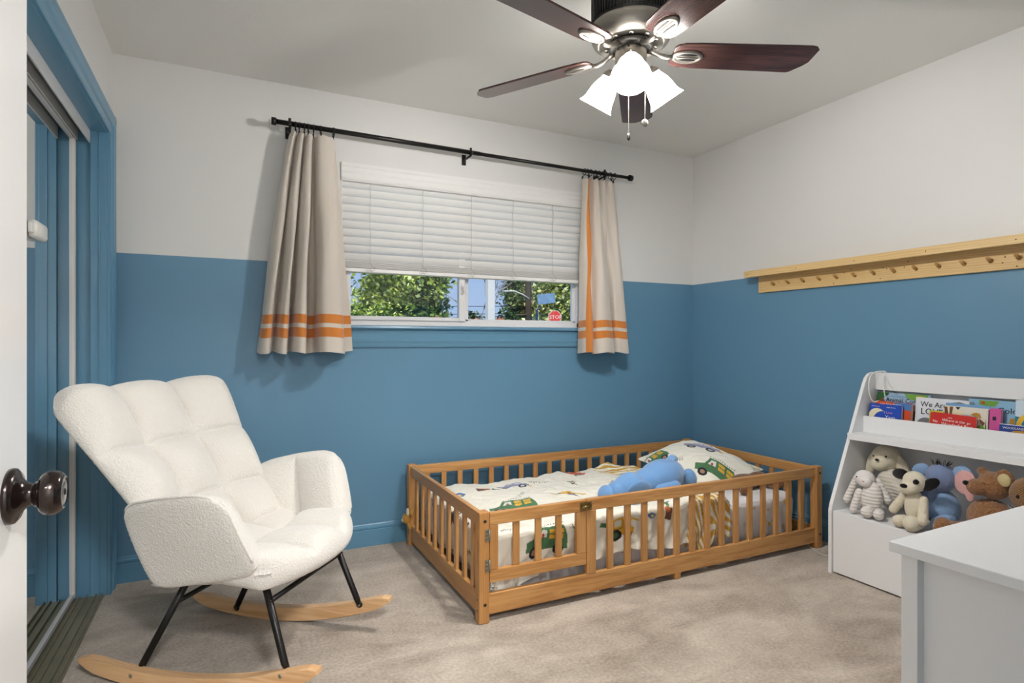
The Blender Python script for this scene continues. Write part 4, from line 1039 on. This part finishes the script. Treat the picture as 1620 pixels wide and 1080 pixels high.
def bk(label, cover, yl, w_, zt, xtop, thick, lean, **k):
    h = h_for(zt, lean); xb = 2+xtop-math.sin(R(lean))*h
    return book(label, cover, yl, w_, zt, h, xb, thick, lean, **k)
bk('light blue picture book with green leaves, tallest at the cord end of the tray', (158, 188, 214), 1.858, .250, .862, .950, .006, 6, rad=.002,
   shapes=[('p', [(0, .196), (.0, .150), (.03, .165), (.055, .185), (.06, .196)], 'dg'), ('p', [(.0, .12), (0, .15), (.03, .17), (.05, .14)], 'br'), ('p', [(.13, .196), (.15, .172), (.19, .166), (.235, .175), (.24, .196)], 'g'), ('e', .205, .183, .02, .006, 'y'), ('p', [(.16, .04), (.16, .10), (.20, .13), (.24, .10), (.24, .04)], 'dg')],
   texts=[('Animal Cordinals', .045, .152, .030, 'k'), ('words and pictures by', .07, .178, .009, 'b')])
bk('blue and orange board book behind the moon-covered one', (214, 84, 46), 1.848, .176, .820, .912, .020, 5,
   shapes=[('p', [(.095, .153), (.105, .128), (.176, .118), (.176, .153)], 'b'), ('p', [(.10, .153), (.11, .13), (.173, .12), (.173, .153)], 'b')], texts=[('Little Babies Bedtime', .030, .139, .012, 'w')])
bk('royal blue board book with a cream crescent moon', (34, 74, 178), 1.858, .155, .808, .888, .018, 5,
   shapes=[('e', .040, .055, .052, .066, 'c'), ('e', .066, .046, .048, .062, 'rb')], texts=[('I Love', .075, .098, .016, 'p'), ('Yaya', .080, .072, .026, 'w'), ('to the Moon', .048, .052, .018, 'w'), ('and back again', .012, .128, .007, 'w'), ('made for you', .085, .126, .008, 'w')])
bk('white picture book with hand-drawn grey elephant and black title WE ARE LOVE', (226, 228, 234), 1.665, .232, .852, .936, .006, 6, rad=.002,
   shapes=[('e', .05, .05, .045, .045, 'gr'), ('p', [(.13, .155), (.15, .172), (.185, .178), (.215, .170), (.218, .150)], 'gr'), ('p', [(.16, .158), (.17, .168), (.20, .168), (.205, .155)], 'lg'), ('p', [(.222, .185), (.231, .185), (.231, .13), (.226, .15)], 'gr')],
   texts=[('We Are', .022, .145, .034, 'k'), ('LOVE', .024, .110, .040, 'k')])
bk('pale blue thin picture book showing only its top edge', (120, 164, 204), 1.530, .171, .838, .925, .006, 5, rad=.002)
bk('cream picture book of small animals with leafy stalks', (226, 220, 206), 1.528, .170, .827, .908, .016, 5, rad=.002,
   shapes=[('p', [(0, .155), (.004, .120), (.03, .115), (.036, .158)], 'br'), ('p', [(.012, .156), (.018, .12), (.022, .12), (.022, .156)], 'c'), ('p', [(.045, .158), (.055, .145), (.065, .158)], 'k'), ('e', .055, .135, .02, .012, 'c'), ('p', [(.105, .130), (.120, .142), (.140, .138), (.147, .118), (.130, .120)], 'go'), ('p', [(.137, .118), (.160, .10), (.150, .08), (.144, .095)], 'br'), ('e', .145, .060, .018, .03, 'g'), ('p', [(.118, .02), (.127, .075), (.134, .02)], 'go'), ('p', [(.157, .02), (.163, .12), (.168, .02)], 'dg'), ('e', .120, .142, .006, .003, 'c')],
   texts=[('everywhere', .075, .122, .012, 'lg')])
bk('yellow-green thin book with a jagged edge peeping beside the red one', (196, 196, 70), 1.582, .060, .800, .893, .004, 5, rad=.002)
bk('red board book with white and yellow lettering, lowest in front', (198, 44, 38), 1.575, .182, .796, .880, .014, 5, rad=.010, roll=-2,
   texts=[('Little', .072, .110, .009, 'w'), ('Where is the', .050, .095, .017, 'w'), ('Wonderful Best', .048, .077, .019, 'w'), ('Peek-a-boo', .046, .057, .024, 'y'), ('Forest', .055, .036, .022, 'y'), ('No', .012, .085, .016, 'w'), ('go', .148, .095, .015, 'w')])
bk('pink board book with rounded corners seen edge-on between the cream and light blue ones', (206, 84, 152), 1.3565, .042, .831, .914, .022, 5, rad=.010,
   shapes=[('p', [(.012, .13), (.012, .115), (.026, .115), (.024, .132)], 'k')])
bk('light blue picture book with a green patch and an orange fish', (140, 184, 214), 1.452, .330, .862, .950, .006, 5, rad=.002,
   shapes=[('p', [(.040, .193), (.04, .175), (.06, .170), (.10, .170), (.115, .193)], 'g'), ('e', .055, .183, .008, .006, 'r'), ('p', [(.150, .09), (.155, .125), (.19, .13), (.225, .118), (.235, .10), (.205, .075)], 'go'), ('e', .195, .105, .012, .008, 'c'), ('p', [(.235, .10), (.27, .12), (.27, .06)], 'b')],
   texts=[('Gold Tide', .110, .145, .034, 'k')])
bk('white and teal picture book with a yellow ring, nearest the dresser', (208, 222, 234), 1.272, .20, .873, .930, .006, 5, rad=.004,
   shapes=[('e', .0, .095, .05, .045, 't'), ('e', .04, .10, .035, .05, 'y'), ('e', .045, .10, .022, .034, 't'), ('e', .01, .075, .012, .01, 'k')])
bk('navy blue board book with a golden lizard, leaning low in the tray', (30, 62, 140), 1.305, .20, .775, .878, .012, 5, rad=.003,
   shapes=[('p', [(.03, .07), (.05, .085), (.10, .088), (.15, .095), (.15, .085), (.10, .075), (.06, .072)], 'go'), ('p', [(0, .106), (.0, .1085), (.2, .1085), (.2, .106)], 'w')], texts=[('WOODLAND', .012, .090, .012, 'w')])

# white cord looped over the bookcase end
cd = thing('white_cord', 'white cord looped over the end of the bookcase top', 'cord', (2.93, 1.85, .94))
q = [(.030, -.03, .022), (.022, -.02, .026), (-.01, .0, .022), (-.035, .008, .0), (-.045, .010, -.04), (-.045, .006, -.09), (-.03, -.004, -.125), (-.012, -.02, -.12)]
pts = catmull(q, np.linspace(0, 1, 40)); MB().tube([tuple(p) for p in pts], .0032, 8).build('cord_loop', M_plastic, cd)
q = [(.022, -.028, .022), (.0, -.034, -.02), (-.015, -.048, -.075), (-.018, -.055, -.10)]
MB().tube([tuple(p) for p in catmull(q, np.linspace(0, 1, 20))], .0024, 8).build('cord_loop', M_plastic, cd)
q = [(.020, -.026, .022), (.004, -.05, -.02), (.0, -.075, -.055), (.002, -.088, -.068)]
MB().tube([tuple(p) for p in catmull(q, np.linspace(0, 1, 20))], .0014, 8).build('cord_loop', M_plastic, cd)
MB().ell((.002, -.088, -.072), (.005, .008, .004)).build('cord_tip', colmat('dark_green_plastic', (36, 74, 60)), cd)
fc = thing('floor_cable', 'thin pale cable on the carpet between the bed and the bookcase', 'cable', (2.79, 2.04, .004))
q = [(.05, .13, .002), (.036, .092, 0), (.012, .052, 0), (-.002, .022, 0), (.002, -.015, 0), (.03, -.06, 0), (.12, -.10, .0), (.19, -.14, .002)]
MB().tube([tuple(p) for p in catmull(q, np.linspace(0, 1, 40))], .0028, 8).build('cable', mat('cable_grey', (200, 196, 188), .5), fc)

# ================================================================== PLUSH TOYS ON THE SHELF (all facing the room, -x)
SZ = .2995
M_cordc = fur_mat('white_corduroy', (228, 222, 216), .45, 200, wave=(20, 'Z', .6), dist=.005)
M_cordd = fur_mat('cream_corduroy', (222, 214, 200), .45, 200, wave=(19, 'Z', .6), dist=.005)
M_wfur = fur_mat('white_short_plush', (230, 224, 220), .5, 220, dist=.003)
M_cfur = fur_mat('cream_plush', (222, 212, 190), .6, 150, dist=.005)
M_cream2 = fur_mat('soft_cream_plush', (216, 206, 182), .45, 150, dist=.004)
M_blk = fur_mat('black_plush', (16, 14, 16), .6, 180, dist=.004)
M_tan = fur_mat('brown_curly_plush', (146, 102, 66), 1.0, 75, dist=.012, var=.4)
M_bgrey = fur_mat('blue_grey_plush', (126, 142, 176), .5, 180, dist=.004)
M_lblue = fur_mat('light_blue_plush', (142, 172, 208), .5, 180, dist=.004)
M_pink = fur_mat('pink_satin', (226, 172, 168), .15, 60, dist=.004, sheen=.6)
M_knit = fur_mat('golden_brown_knit', (156, 108, 50), 1.0, 220, wave=(58, 'DIAGONAL', 1), dist=.005)
M_gold = mat('gold_satin', (196, 178, 130), .35, bump=.3, bscale=60)
M_eye = mat('glossy_black_eye', (10, 10, 10), .12)
def toy(name, label, x, y): return thing(name, label, 'plush toy', (x, y, SZ))
def eye(parent, x, y, z, r=.0045, name='eye', m=None, rr=None): return MB().ell((x, y, z), rr or (r, r, r), seg=14).build(name, m or M_eye, parent)
# big cream dog at the back
t = toy('plush_dog', 'large cream plush dog with long ears sitting at the back behind the white bunny', 2.87, 1.765)
blob('head', [('s', (0, 0, .252), (.060, .066, .062)), ('s', (-.045, .006, .225), (.032, .040, .034))], M_cream2, t, .006, 6)
blob('ear', [('s', (-.004, .068, .212), (.022, .024, .066), (R(14), 0, 0))], M_cream2, t, .005, 5)
blob('ear', [('s', (.0, -.076, .222), (.020, .028, .060), (R(-28), 0, 0))], M_cream2, t, .005, 5)
blob('body', [('s', (-.01, -.035, .11), (.06, .075, .10)), ('c', (-.03, -.02, .165), (-.05, -.125, .105), .034, .026)], M_cordd, t, .006, 5)
eye(t, -.058, .026, .262); eye(t, -.058, -.034, .268); eye(t, -.078, -.004, .250, rr=(.006, .009, .006), name='nose')
# bunny in front
t = toy('plush_bunny', 'white ribbed plush bunny with hanging ears by the bookcase side panel', 2.700, 1.745)
blob('head', [('s', (0, .015, .170), (.038, .046, .040)), ('s', (-.025, -.005, .158), (.022, .026, .024))], M_wfur, t, .005, 5)
blob('body', [('s', (0, -.020, .085), (.038, .048, .078), (R(6), 0, 0))], M_cordc, t, .005, 4)
blob('ear', [('c', (.01, .060, .165), (-.01, .095, .055), .016, .020)], M_cordc, t, .005, 4)
blob('ear', [('c', (.03, -.028, .165), (.03, -.075, .085), .014, .018)], M_cordc, t, .005, 4)
blob('arm', [('c', (-.02, .030, .105), (-.040, .045, .022), .018, .018)], M_cordc, t, .005, 4)
blob('foot', [('c', (-.025, -.02, .03), (-.055, -.030, .030), .024, .027)], M_cordc, t, .005, 4)
blob('foot', [('c', (-.02, -.065, .03), (-.045, -.078, .028), .022, .024)], M_cordc, t, .005, 4)
eye(t, -.033, .032, .178, .0038); eye(t, -.046, -.006, .166, rr=(.003, .0055, .0035), name='nose', m=M_pink)
# small patterned comforter tucked behind the bunny
pt = fur_mat('speckled_cotton', (214, 208, 200), .3, 60)
t = toy('cloth_pouch', 'small speckled cloth pouch squeezed behind the white bunny', 2.760, 1.815)
blob('pouch', [('s', (0, 0, .042), (.030, .032, .042))], pt, t, .005, 4)
# black and white puppy
t = toy('plush_puppy', 'cream plush puppy with black ears, nose and eye patch sitting on the shelf edge', 2.688, 1.530)
blob('head', [('s', (0, 0, .205), (.040, .048, .046)), ('s', (-.030, .010, .178), (.030, .040, .028))], M_cfur, t, .005, 6)
blob('body', [('s', (.0, .0, .098), (.036, .040, .074))], M_cfur, t, .005, 5)
blob('arm', [('c', (-.005, .040, .140), (-.025, .075, .070), .017, .020)], M_cfur, t, .005, 5)
blob('arm', [('c', (-.005, -.040, .135), (-.040, -.055, .055), .018, .022)], M_cfur, t, .005, 5)
blob('leg', [('c', (-.005, .035, .028), (-.045, .040, .030), .024, .027)], M_cfur, t, .005, 5)
blob('leg', [('c', (-.010, -.020, .030), (-.055, -.018, .034), .026, .034)], M_cfur, t, .005, 5)
blob('ear', [('s', (.010, .066, .225), (.012, .042, .025), (R(-8), 0, R(-10)))], M_blk, t, .004, 4)
blob('ear', [('s', (.004, -.060, .205), (.012, .044, .024), (R(-38), 0, R(10)))][0:1], M_blk, t, .004, 4)
blob('back_patch', [('s', (.026, .030, .075), (.030, .030, .045))], M_blk, t, .005, 4)
blob('eye_patch', [('s', (-.034, -.024, .212), (.008, .014, .012), (R(-30), 0, 0))], M_blk, t, .0035, 2)
blob('nose', [('s', (-.056, .014, .190), (.010, .017, .010))], M_blk, t, .0035, 2)
# blue elephant with tuft
t = toy('plush_elephant', 'blue-grey plush elephant with pink-lined ears and black hair tuft, behind the puppy', 2.80, 1.485)
blob('head', [('s', (0, .0, .220), (.055, .060, .062)), ('s', (-.045, .03, .15), (.030, .034, .060))], M_bgrey, t, .006, 6)
blob('body', [('s', (.01, .0, .085), (.065, .070, .085)), ('c', (-.05, .03, .12), (-.075, .035, .04), .026, .024)], M_lblue, t, .006, 6)
blob('leg', [('c', (-.02, -.04, .05), (-.075, -.030, .035), .030, .032)], M_lblue, t, .006, 6)
blob('ear', [('s', (.0, -.083, .235), (.012, .052, .058), (R(12), 0, R(-12)))], M_lblue, t, .005, 4)
blob('ear_lining', [('s', (-.014, -.100, .222), (.006, .050, .055), (R(14), 0, R(-12))), ('s', (-.014, -.118, .172), (.006, .018, .028))], M_pink, t, .004, 4)
blob('ear', [('s', (.005, .085, .238), (.012, .040, .030), (R(-30), 0, R(12)))], M_lblue, t, .005, 4)
b = MB(); random.seed(9)
for i in range(34):
    a = random.uniform(-1, 1); p0 = Vector((random.uniform(-.02, .01), a*.030, .277)); b.tube([p0, p0+Vector((random.uniform(-.012, .012), a*.016, random.uniform(.012, .028)))], [.0016, .0004], 5)
b.build('hair_tuft', M_blk, t)
# brown bear lying
t = toy('plush_bear', 'shaggy brown plush bear reclining with one big foot forward', 2.770, 1.285)
blob('head', [('s', (0, -.010, .235), (.052, .058, .056)), ('s', (-.040, .030, .225), (.034, .038, .034)), ('s', (.0, .03, .287), (.016, .020, .016)), ('s', (.0, -.055, .282), (.016, .020, .018))], M_tan, t, .006, 3)
blob('body', [('s', (.0, .0, .10), (.065, .085, .080), (R(-10), 0, 0))], M_tan, t, .006, 3)
blob('arm', [('c', (-.050, -.045, .10), (-.085, -.005, .045), .030, .028)], M_tan, t, .006, 3)
blob('leg', [('c', (-.03, .05, .045), (-.105, .110, .042), .034, .034), ('s', (-.110, .118, .045), (.034, .036, .044), (0, 0, R(30)))], M_tan, t, .006, 3)
MB().ell((-.060, .060, .238), (.010, .012, .010)).build('nose', M_blk, t); eye(t, -.048, -.0, .245, .0045)
# knitted bear
t = toy('knitted_bear', 'golden-brown knitted bear with satin-lined ears at the dresser end of the toy shelf', 2.760, 1.150)
blob('head', [('s', (0, -.005, .225), (.066, .072, .072)), ('s', (-.05, -.02, .20), (.03, .045, .035))], M_knit, t, .006, 4)
blob('body', [('s', (.01, 0, .09), (.060, .066, .09))], M_knit, t, .006, 4)
blob('ear', [('s', (-.01, .080, .275), (.016, .034, .036))], M_tan, t, .005, 3)
blob('ear', [('s', (-.01, -.080, .280), (.016, .034, .036))], M_tan, t, .005, 3)
MB().ell((-.021, .076, .270), (.008, .023, .026)).build('ear_lining', M_gold, t)
eye(t, -.062, .014, .225, .007); b = MB(); b.tube([(-.055, .045, .185), (-.072, .02, .177), (-.08, -.01, .177)], .0016, 6); b.build('mouth', M_eye, t)

# ================================================================== DRESSER
dr_ = thing('dresser', 'white painted dresser with panelled side in the near corner', 'dresser', (1.047, .640, 0), R(1.6))
def D(name, *a, bev=.0015): return box(name, M_dresser, dr_, *a, bev=bev)
D('dresser_top', 0, 1.10, -.420, 0, .742, .760, bev=.002)
for (x, y) in ((.018, -.038), (.018, -.405), (1.055, -.038), (1.055, -.405)): D('leg', x, x+.030, y, y+.027, 0, .742)
D('side_panel', .038, .044, -.385, -.036, .06, .742, bev=0)
D('side_rail', .020, .046, -.385, -.036, .06, .10)
D('side_panel', 1.060, 1.066, -.385, -.036, .06, .742, bev=0)
D('back_panel', .04, 1.06, -.405, -.399, .06, .742, bev=0)
D('front_frame', .045, 1.06, -.036, -.014, .715, .742); D('front_frame', .045, 1.06, -.036, -.014, .06, .09)
for i in range(3):
    z0 = .095+i*.208
    q = D('drawer', .050, 1.050, -.030, -.008, z0, z0+.200)
    for x in (.30, .80): MB().ell((x, .004, z0+.10), (.014, .014, .014)).build('knob', M_nickel, q)

# ================================================================== OUTSIDE
M_grass = mat('lawn_grass', (96, 122, 60), 1, var=.3, vscale=.8, bump=.5, bscale=30)
gr = struct(box('ground', M_grass, None, -40, 60, YB+T, 90, -.42, -.40))
struct(box('road', mat('asphalt', (110, 108, 106), .9), None, -40, 60, 15.2, 21, -.40, -.385))
def leafmat(name, c1, c2, c3):
    m, t, b = newmat(name); a = t.nodes.new('ShaderNodeAttribute'); a.attribute_name = 'Col'
    t.links.new(a.outputs['Color'], b.inputs['Base Color']); b.inputs['Roughness'].default_value = .5
    return m, [s2l(c1), s2l(c2), s2l(c3)]
def crown(name, parent, c, r, n, size, pal, seed, clumps=60):
    m, cs = pal; r_ = np.random.default_rng(seed); c = np.array(c); r = np.array(r)
    u = r_.normal(size=(clumps, 3)); u /= np.linalg.norm(u, axis=1, keepdims=True); cc = c+u*r*(r_.uniform(.45, 1, (clumps, 1)))*.88
    k = r_.integers(0, clumps, n); p = cc[k]+r_.normal(size=(n, 3))*r.mean()*.13
    nn = r_.normal(size=(n, 3)); nn[:, 2] = np.abs(nn[:, 2])+.2; nn /= np.linalg.norm(nn, axis=1, keepdims=True)
    a = np.cross(nn, r_.normal(size=(n, 3))); a /= np.linalg.norm(a, axis=1, keepdims=True); b_ = np.cross(nn, a)
    s = size*r_.uniform(.6, 1.3, (n, 1))
    V = np.stack([p-a*s, p-b_*s*.6, p+a*s, p+b_*s*.6], 1); F = np.arange(4*n).reshape(n, 4)
    cols = np.array(cs)[r_.choice(3, n, p=[.4, .4, .2])]*r_.uniform(.8, 1.15, (n, 1)); cols = np.repeat(cols, 4, axis=0)
    o0 = np.array(parent.location) if parent else 0
    return gridmesh(name, V.reshape(-1, 3)-o0, F, m, parent, cols, smooth=False)
M_bark = mat('bark', (92, 80, 68), .9, bump=.6, bscale=20)
PAL1 = leafmat('bright_leaves', (120, 148, 56), (182, 200, 84), (236, 242, 176)); PAL2 = leafmat('deep_leaves', (52, 78, 44), (88, 112, 56), (150, 172, 110)); PAL3 = leafmat('yellow_leaves', (130, 148, 74), (182, 192, 106), (228, 232, 180))
def trunk(parent, h, r, lean=0):
    MB().tube([(0, 0, 0), (lean*.3, 0, h*.5), (lean, 0, h)], [r, r*.8, r*.5], 12).build('trunk', M_bark, parent)
t = thing('garden_tree', 'broad sunlit green tree filling the wider window pane', 'tree', (3.6, 12.6, -.40)); trunk(t, 3.2, .16)
crown('foliage', t, (3.42, 12.6, 2.75), (.98, 1.1, 1.9), 17000, .060, PAL1, 1, 60); crown('foliage', t, (3.85, 12.4, 2.3), (.66, .8, 1.5), 5000, .058, PAL2, 5, 40); crown('foliage', t, (2.85, 12.6, 1.5), (.62, .7, .8), 4500, .055, PAL1, 15, 26)
t = thing('garden_tree', 'yellowish-green leafy tree behind the stop sign', 'tree', (10.6, 18.5, -.40)); trunk(t, 3.5, .2)
crown('foliage', t, (11.2, 18.5, 3.0), (1.6, 1.5, 2.6), 14000, .090, PAL3, 2, 80)
t = thing('garden_tree', 'dark narrow evergreen beside the utility pole', 'tree', (10.9, 22.5, -.40)); trunk(t, 4, .2)
crown('foliage', t, (11.25, 22.5, 2.9), (.75, .7, 2.6), 6000, .09, PAL2, 3, 60)
t = thing('garden_tree', 'low dark bushy tree below the bare branches', 'tree', (7.25, 18.5, -.40)); trunk(t, 1.5, .15)
crown('foliage', t, (7.25, 18.5, 1.5), (.62, .6, .75), 4000, .07, PAL2, 4, 40)
t = thing('hedge', 'low green hedge along the street behind the utility pole', 'hedge', (11.2, 26, -.40))
for i, xx in enumerate(np.arange(9.6, 19, 1.1)): pass
crown('foliage', t, (13.8, 26, .9), (4.2, .8, 1.5), 9000, .12, PAL3, 7, 120)
t = thing('hedge', 'distant leafy hedge low in the narrow pane beside the garden tree', 'hedge', (4.7, 20, -.40))
crown('foliage', t, (5.2, 20, .8), (1.2, .8, 1.1), 5000, .10, PAL2, 8, 60)
# bare tree
t = thing('bare_tree', 'leafless tree with thin bending branches behind the porch post', 'tree', (7.3, 17.2, -.40))
b = MB(); random.seed(12)
def branch(p, d, ln, r, dep):
    q = p+d*ln; mid = p.lerp(q, .5)+Vector((random.uniform(-1, 1), 0, random.uniform(-.3, .5)))*ln*.10
    b.tube([p, mid, q], [r, r*.8, r*.62], 6)
    if dep == 0: return
    for k in range(3 if dep > 2 else 2):
        dd = (d+Vector((random.uniform(-.75, .75), random.uniform(-.3, .3), random.uniform(-.15, .45)))).normalized(); branch(q, dd, ln*random.uniform(.6, .85), r*.62, dep-1)
branch(Vector((0, 0, 0)), Vector((-.14, 0, 1)).normalized(), 1.55, .040, 5)
b.build('branches', mat('pale_bark', (150, 140, 134), .9), t)
# utility pole with street lamp
t = thing('utility_pole', 'dark wooden utility pole carrying a street lamp arm and wires', 'pole', (8.57, 16.5, -.40))
MB().tube([(0, 0, 0), (-.02, 0, 7)], [.11, .09], 12).build('pole', mat('creosote_wood', (70, 60, 56), .9), t)
MB().tube([(-.02, -.10, 2.90), (-.25, -.10, 3.02), (-.55, -.10, 3.12), (-.74, -.10, 3.11)], .022, 8).build('lamp_arm', M_alum, t)
MB().ell((-.82, -.10, 3.10), (.10, .06, .03)).build('lamp_head', M_alum, t)
b = MB(); b.tube([(-.4, -.05, 2.38), (.05, -.05, 2.42)], .025, 6); b.build('crossarm', M_bark, t)
for i, (z, sag) in enumerate(((2.66, .08), (2.44, .14), (2.36, .2))):
    o = MB().tube([(-14, 0, z-.1), (-7, 0, z-sag-.1), (-.1, 0, z)], .010, 5).build('wire', M_dark, t)
# stop sign
t = thing('stop_sign', 'red octagonal stop sign on a post across the garden', 'sign', (8.09, 14, -.40)); t.rotation_euler = (0, 0, R(-30))
MB().tube([(0, .03, 0), (0, .03, 2.28)], .025, 8).build('post', M_steel, t)
b = MB(); rr_ = .190
b.mi = 0; b.prism([(rr_*math.cos(R(22.5+45*k)), 2.215+rr_*math.sin(R(22.5+45*k))) for k in range(8)], -.004, .004, 'xz')
b.mi = 1; b.prism([(rr_*.93*math.cos(R(22.5+45*k)), 2.215+rr_*.93*math.sin(R(22.5+45*k))) for k in range(8)], -.006, -.004, 'xz')
text_into(b, 'STOP', (-.150, -.050, 0), .14, Matrix.Translation((0, -.008, 2.215)) @ Euler((R(90), 0, 0)).to_matrix().to_4x4(), 0, .001)
b.build('sign_plate', [mat('sign_white', (236, 232, 230), .4), mat('sign_red', (214, 62, 60), .4)], t)
# hazy blue shape of unclear nature by the tree, built as a mottled panel
t = thing('hazy_blue_shape', 'hazy mottled blue panel on a pole in front of the yellowish tree', 'basketball hoop', (7.2, 13.2, -.40))
b = MB(); b.tube([(-.05, .1, 0), (-.05, .1, 2.35), (.05, .05, 2.45)], .03, 8); b.build('pole', mat('navy_metal', (36, 56, 96), .4), t)
bb = MB(); bb.box(-.02, .50, -.01, .01, 2.46, 2.72, bev=.004, M=Matrix.Rotation(R(-8), 4, 'Y') @ Matrix.Translation((.30, 0, 0.0))); bb.build('mottled_panel', mat('hazy_blue_panel', (112, 146, 184), .2, var=.55, vscale=7), t)
# porch post and terracotta finials
t = thing('porch_post', 'white square porch post outside the narrow pane', 'post', (2.150, 4.9, -.40))
box('shaft', M_vinyl, t, -.034, .034, -.034, .034, 0, 3.4, bev=.004); box('post_base', M_vinyl, t, -.06, .06, -.06, .06, 0, .14, bev=.006)
M_terra = mat('terracotta', (196, 120, 84), .7, var=.2, vscale=20)
for x, y, top, lab in ((3.70, 9, 1.515, 'terracotta garden post cap below the bare tree'), (4.13, 9, 1.580, 'terracotta garden post cap with dark lid just beyond the porch post'), (3.02, 9, 1.53, 'terracotta garden post cap in front of the broad tree')):
    t = thing('garden_post', lab, 'post', (x, y, -.40)); h = top+.40
    box('shaft', M_terra, t, -.045, .045, -.045, .045, 0, h-.05, bev=.004)
    MB().lathe([(.05, h-.06), (.052, h-.03), (.035, h-.015), (.02, h), (.001, h+.002)], 16).build('cap', M_terra if x < 4 else M_pewter, t)
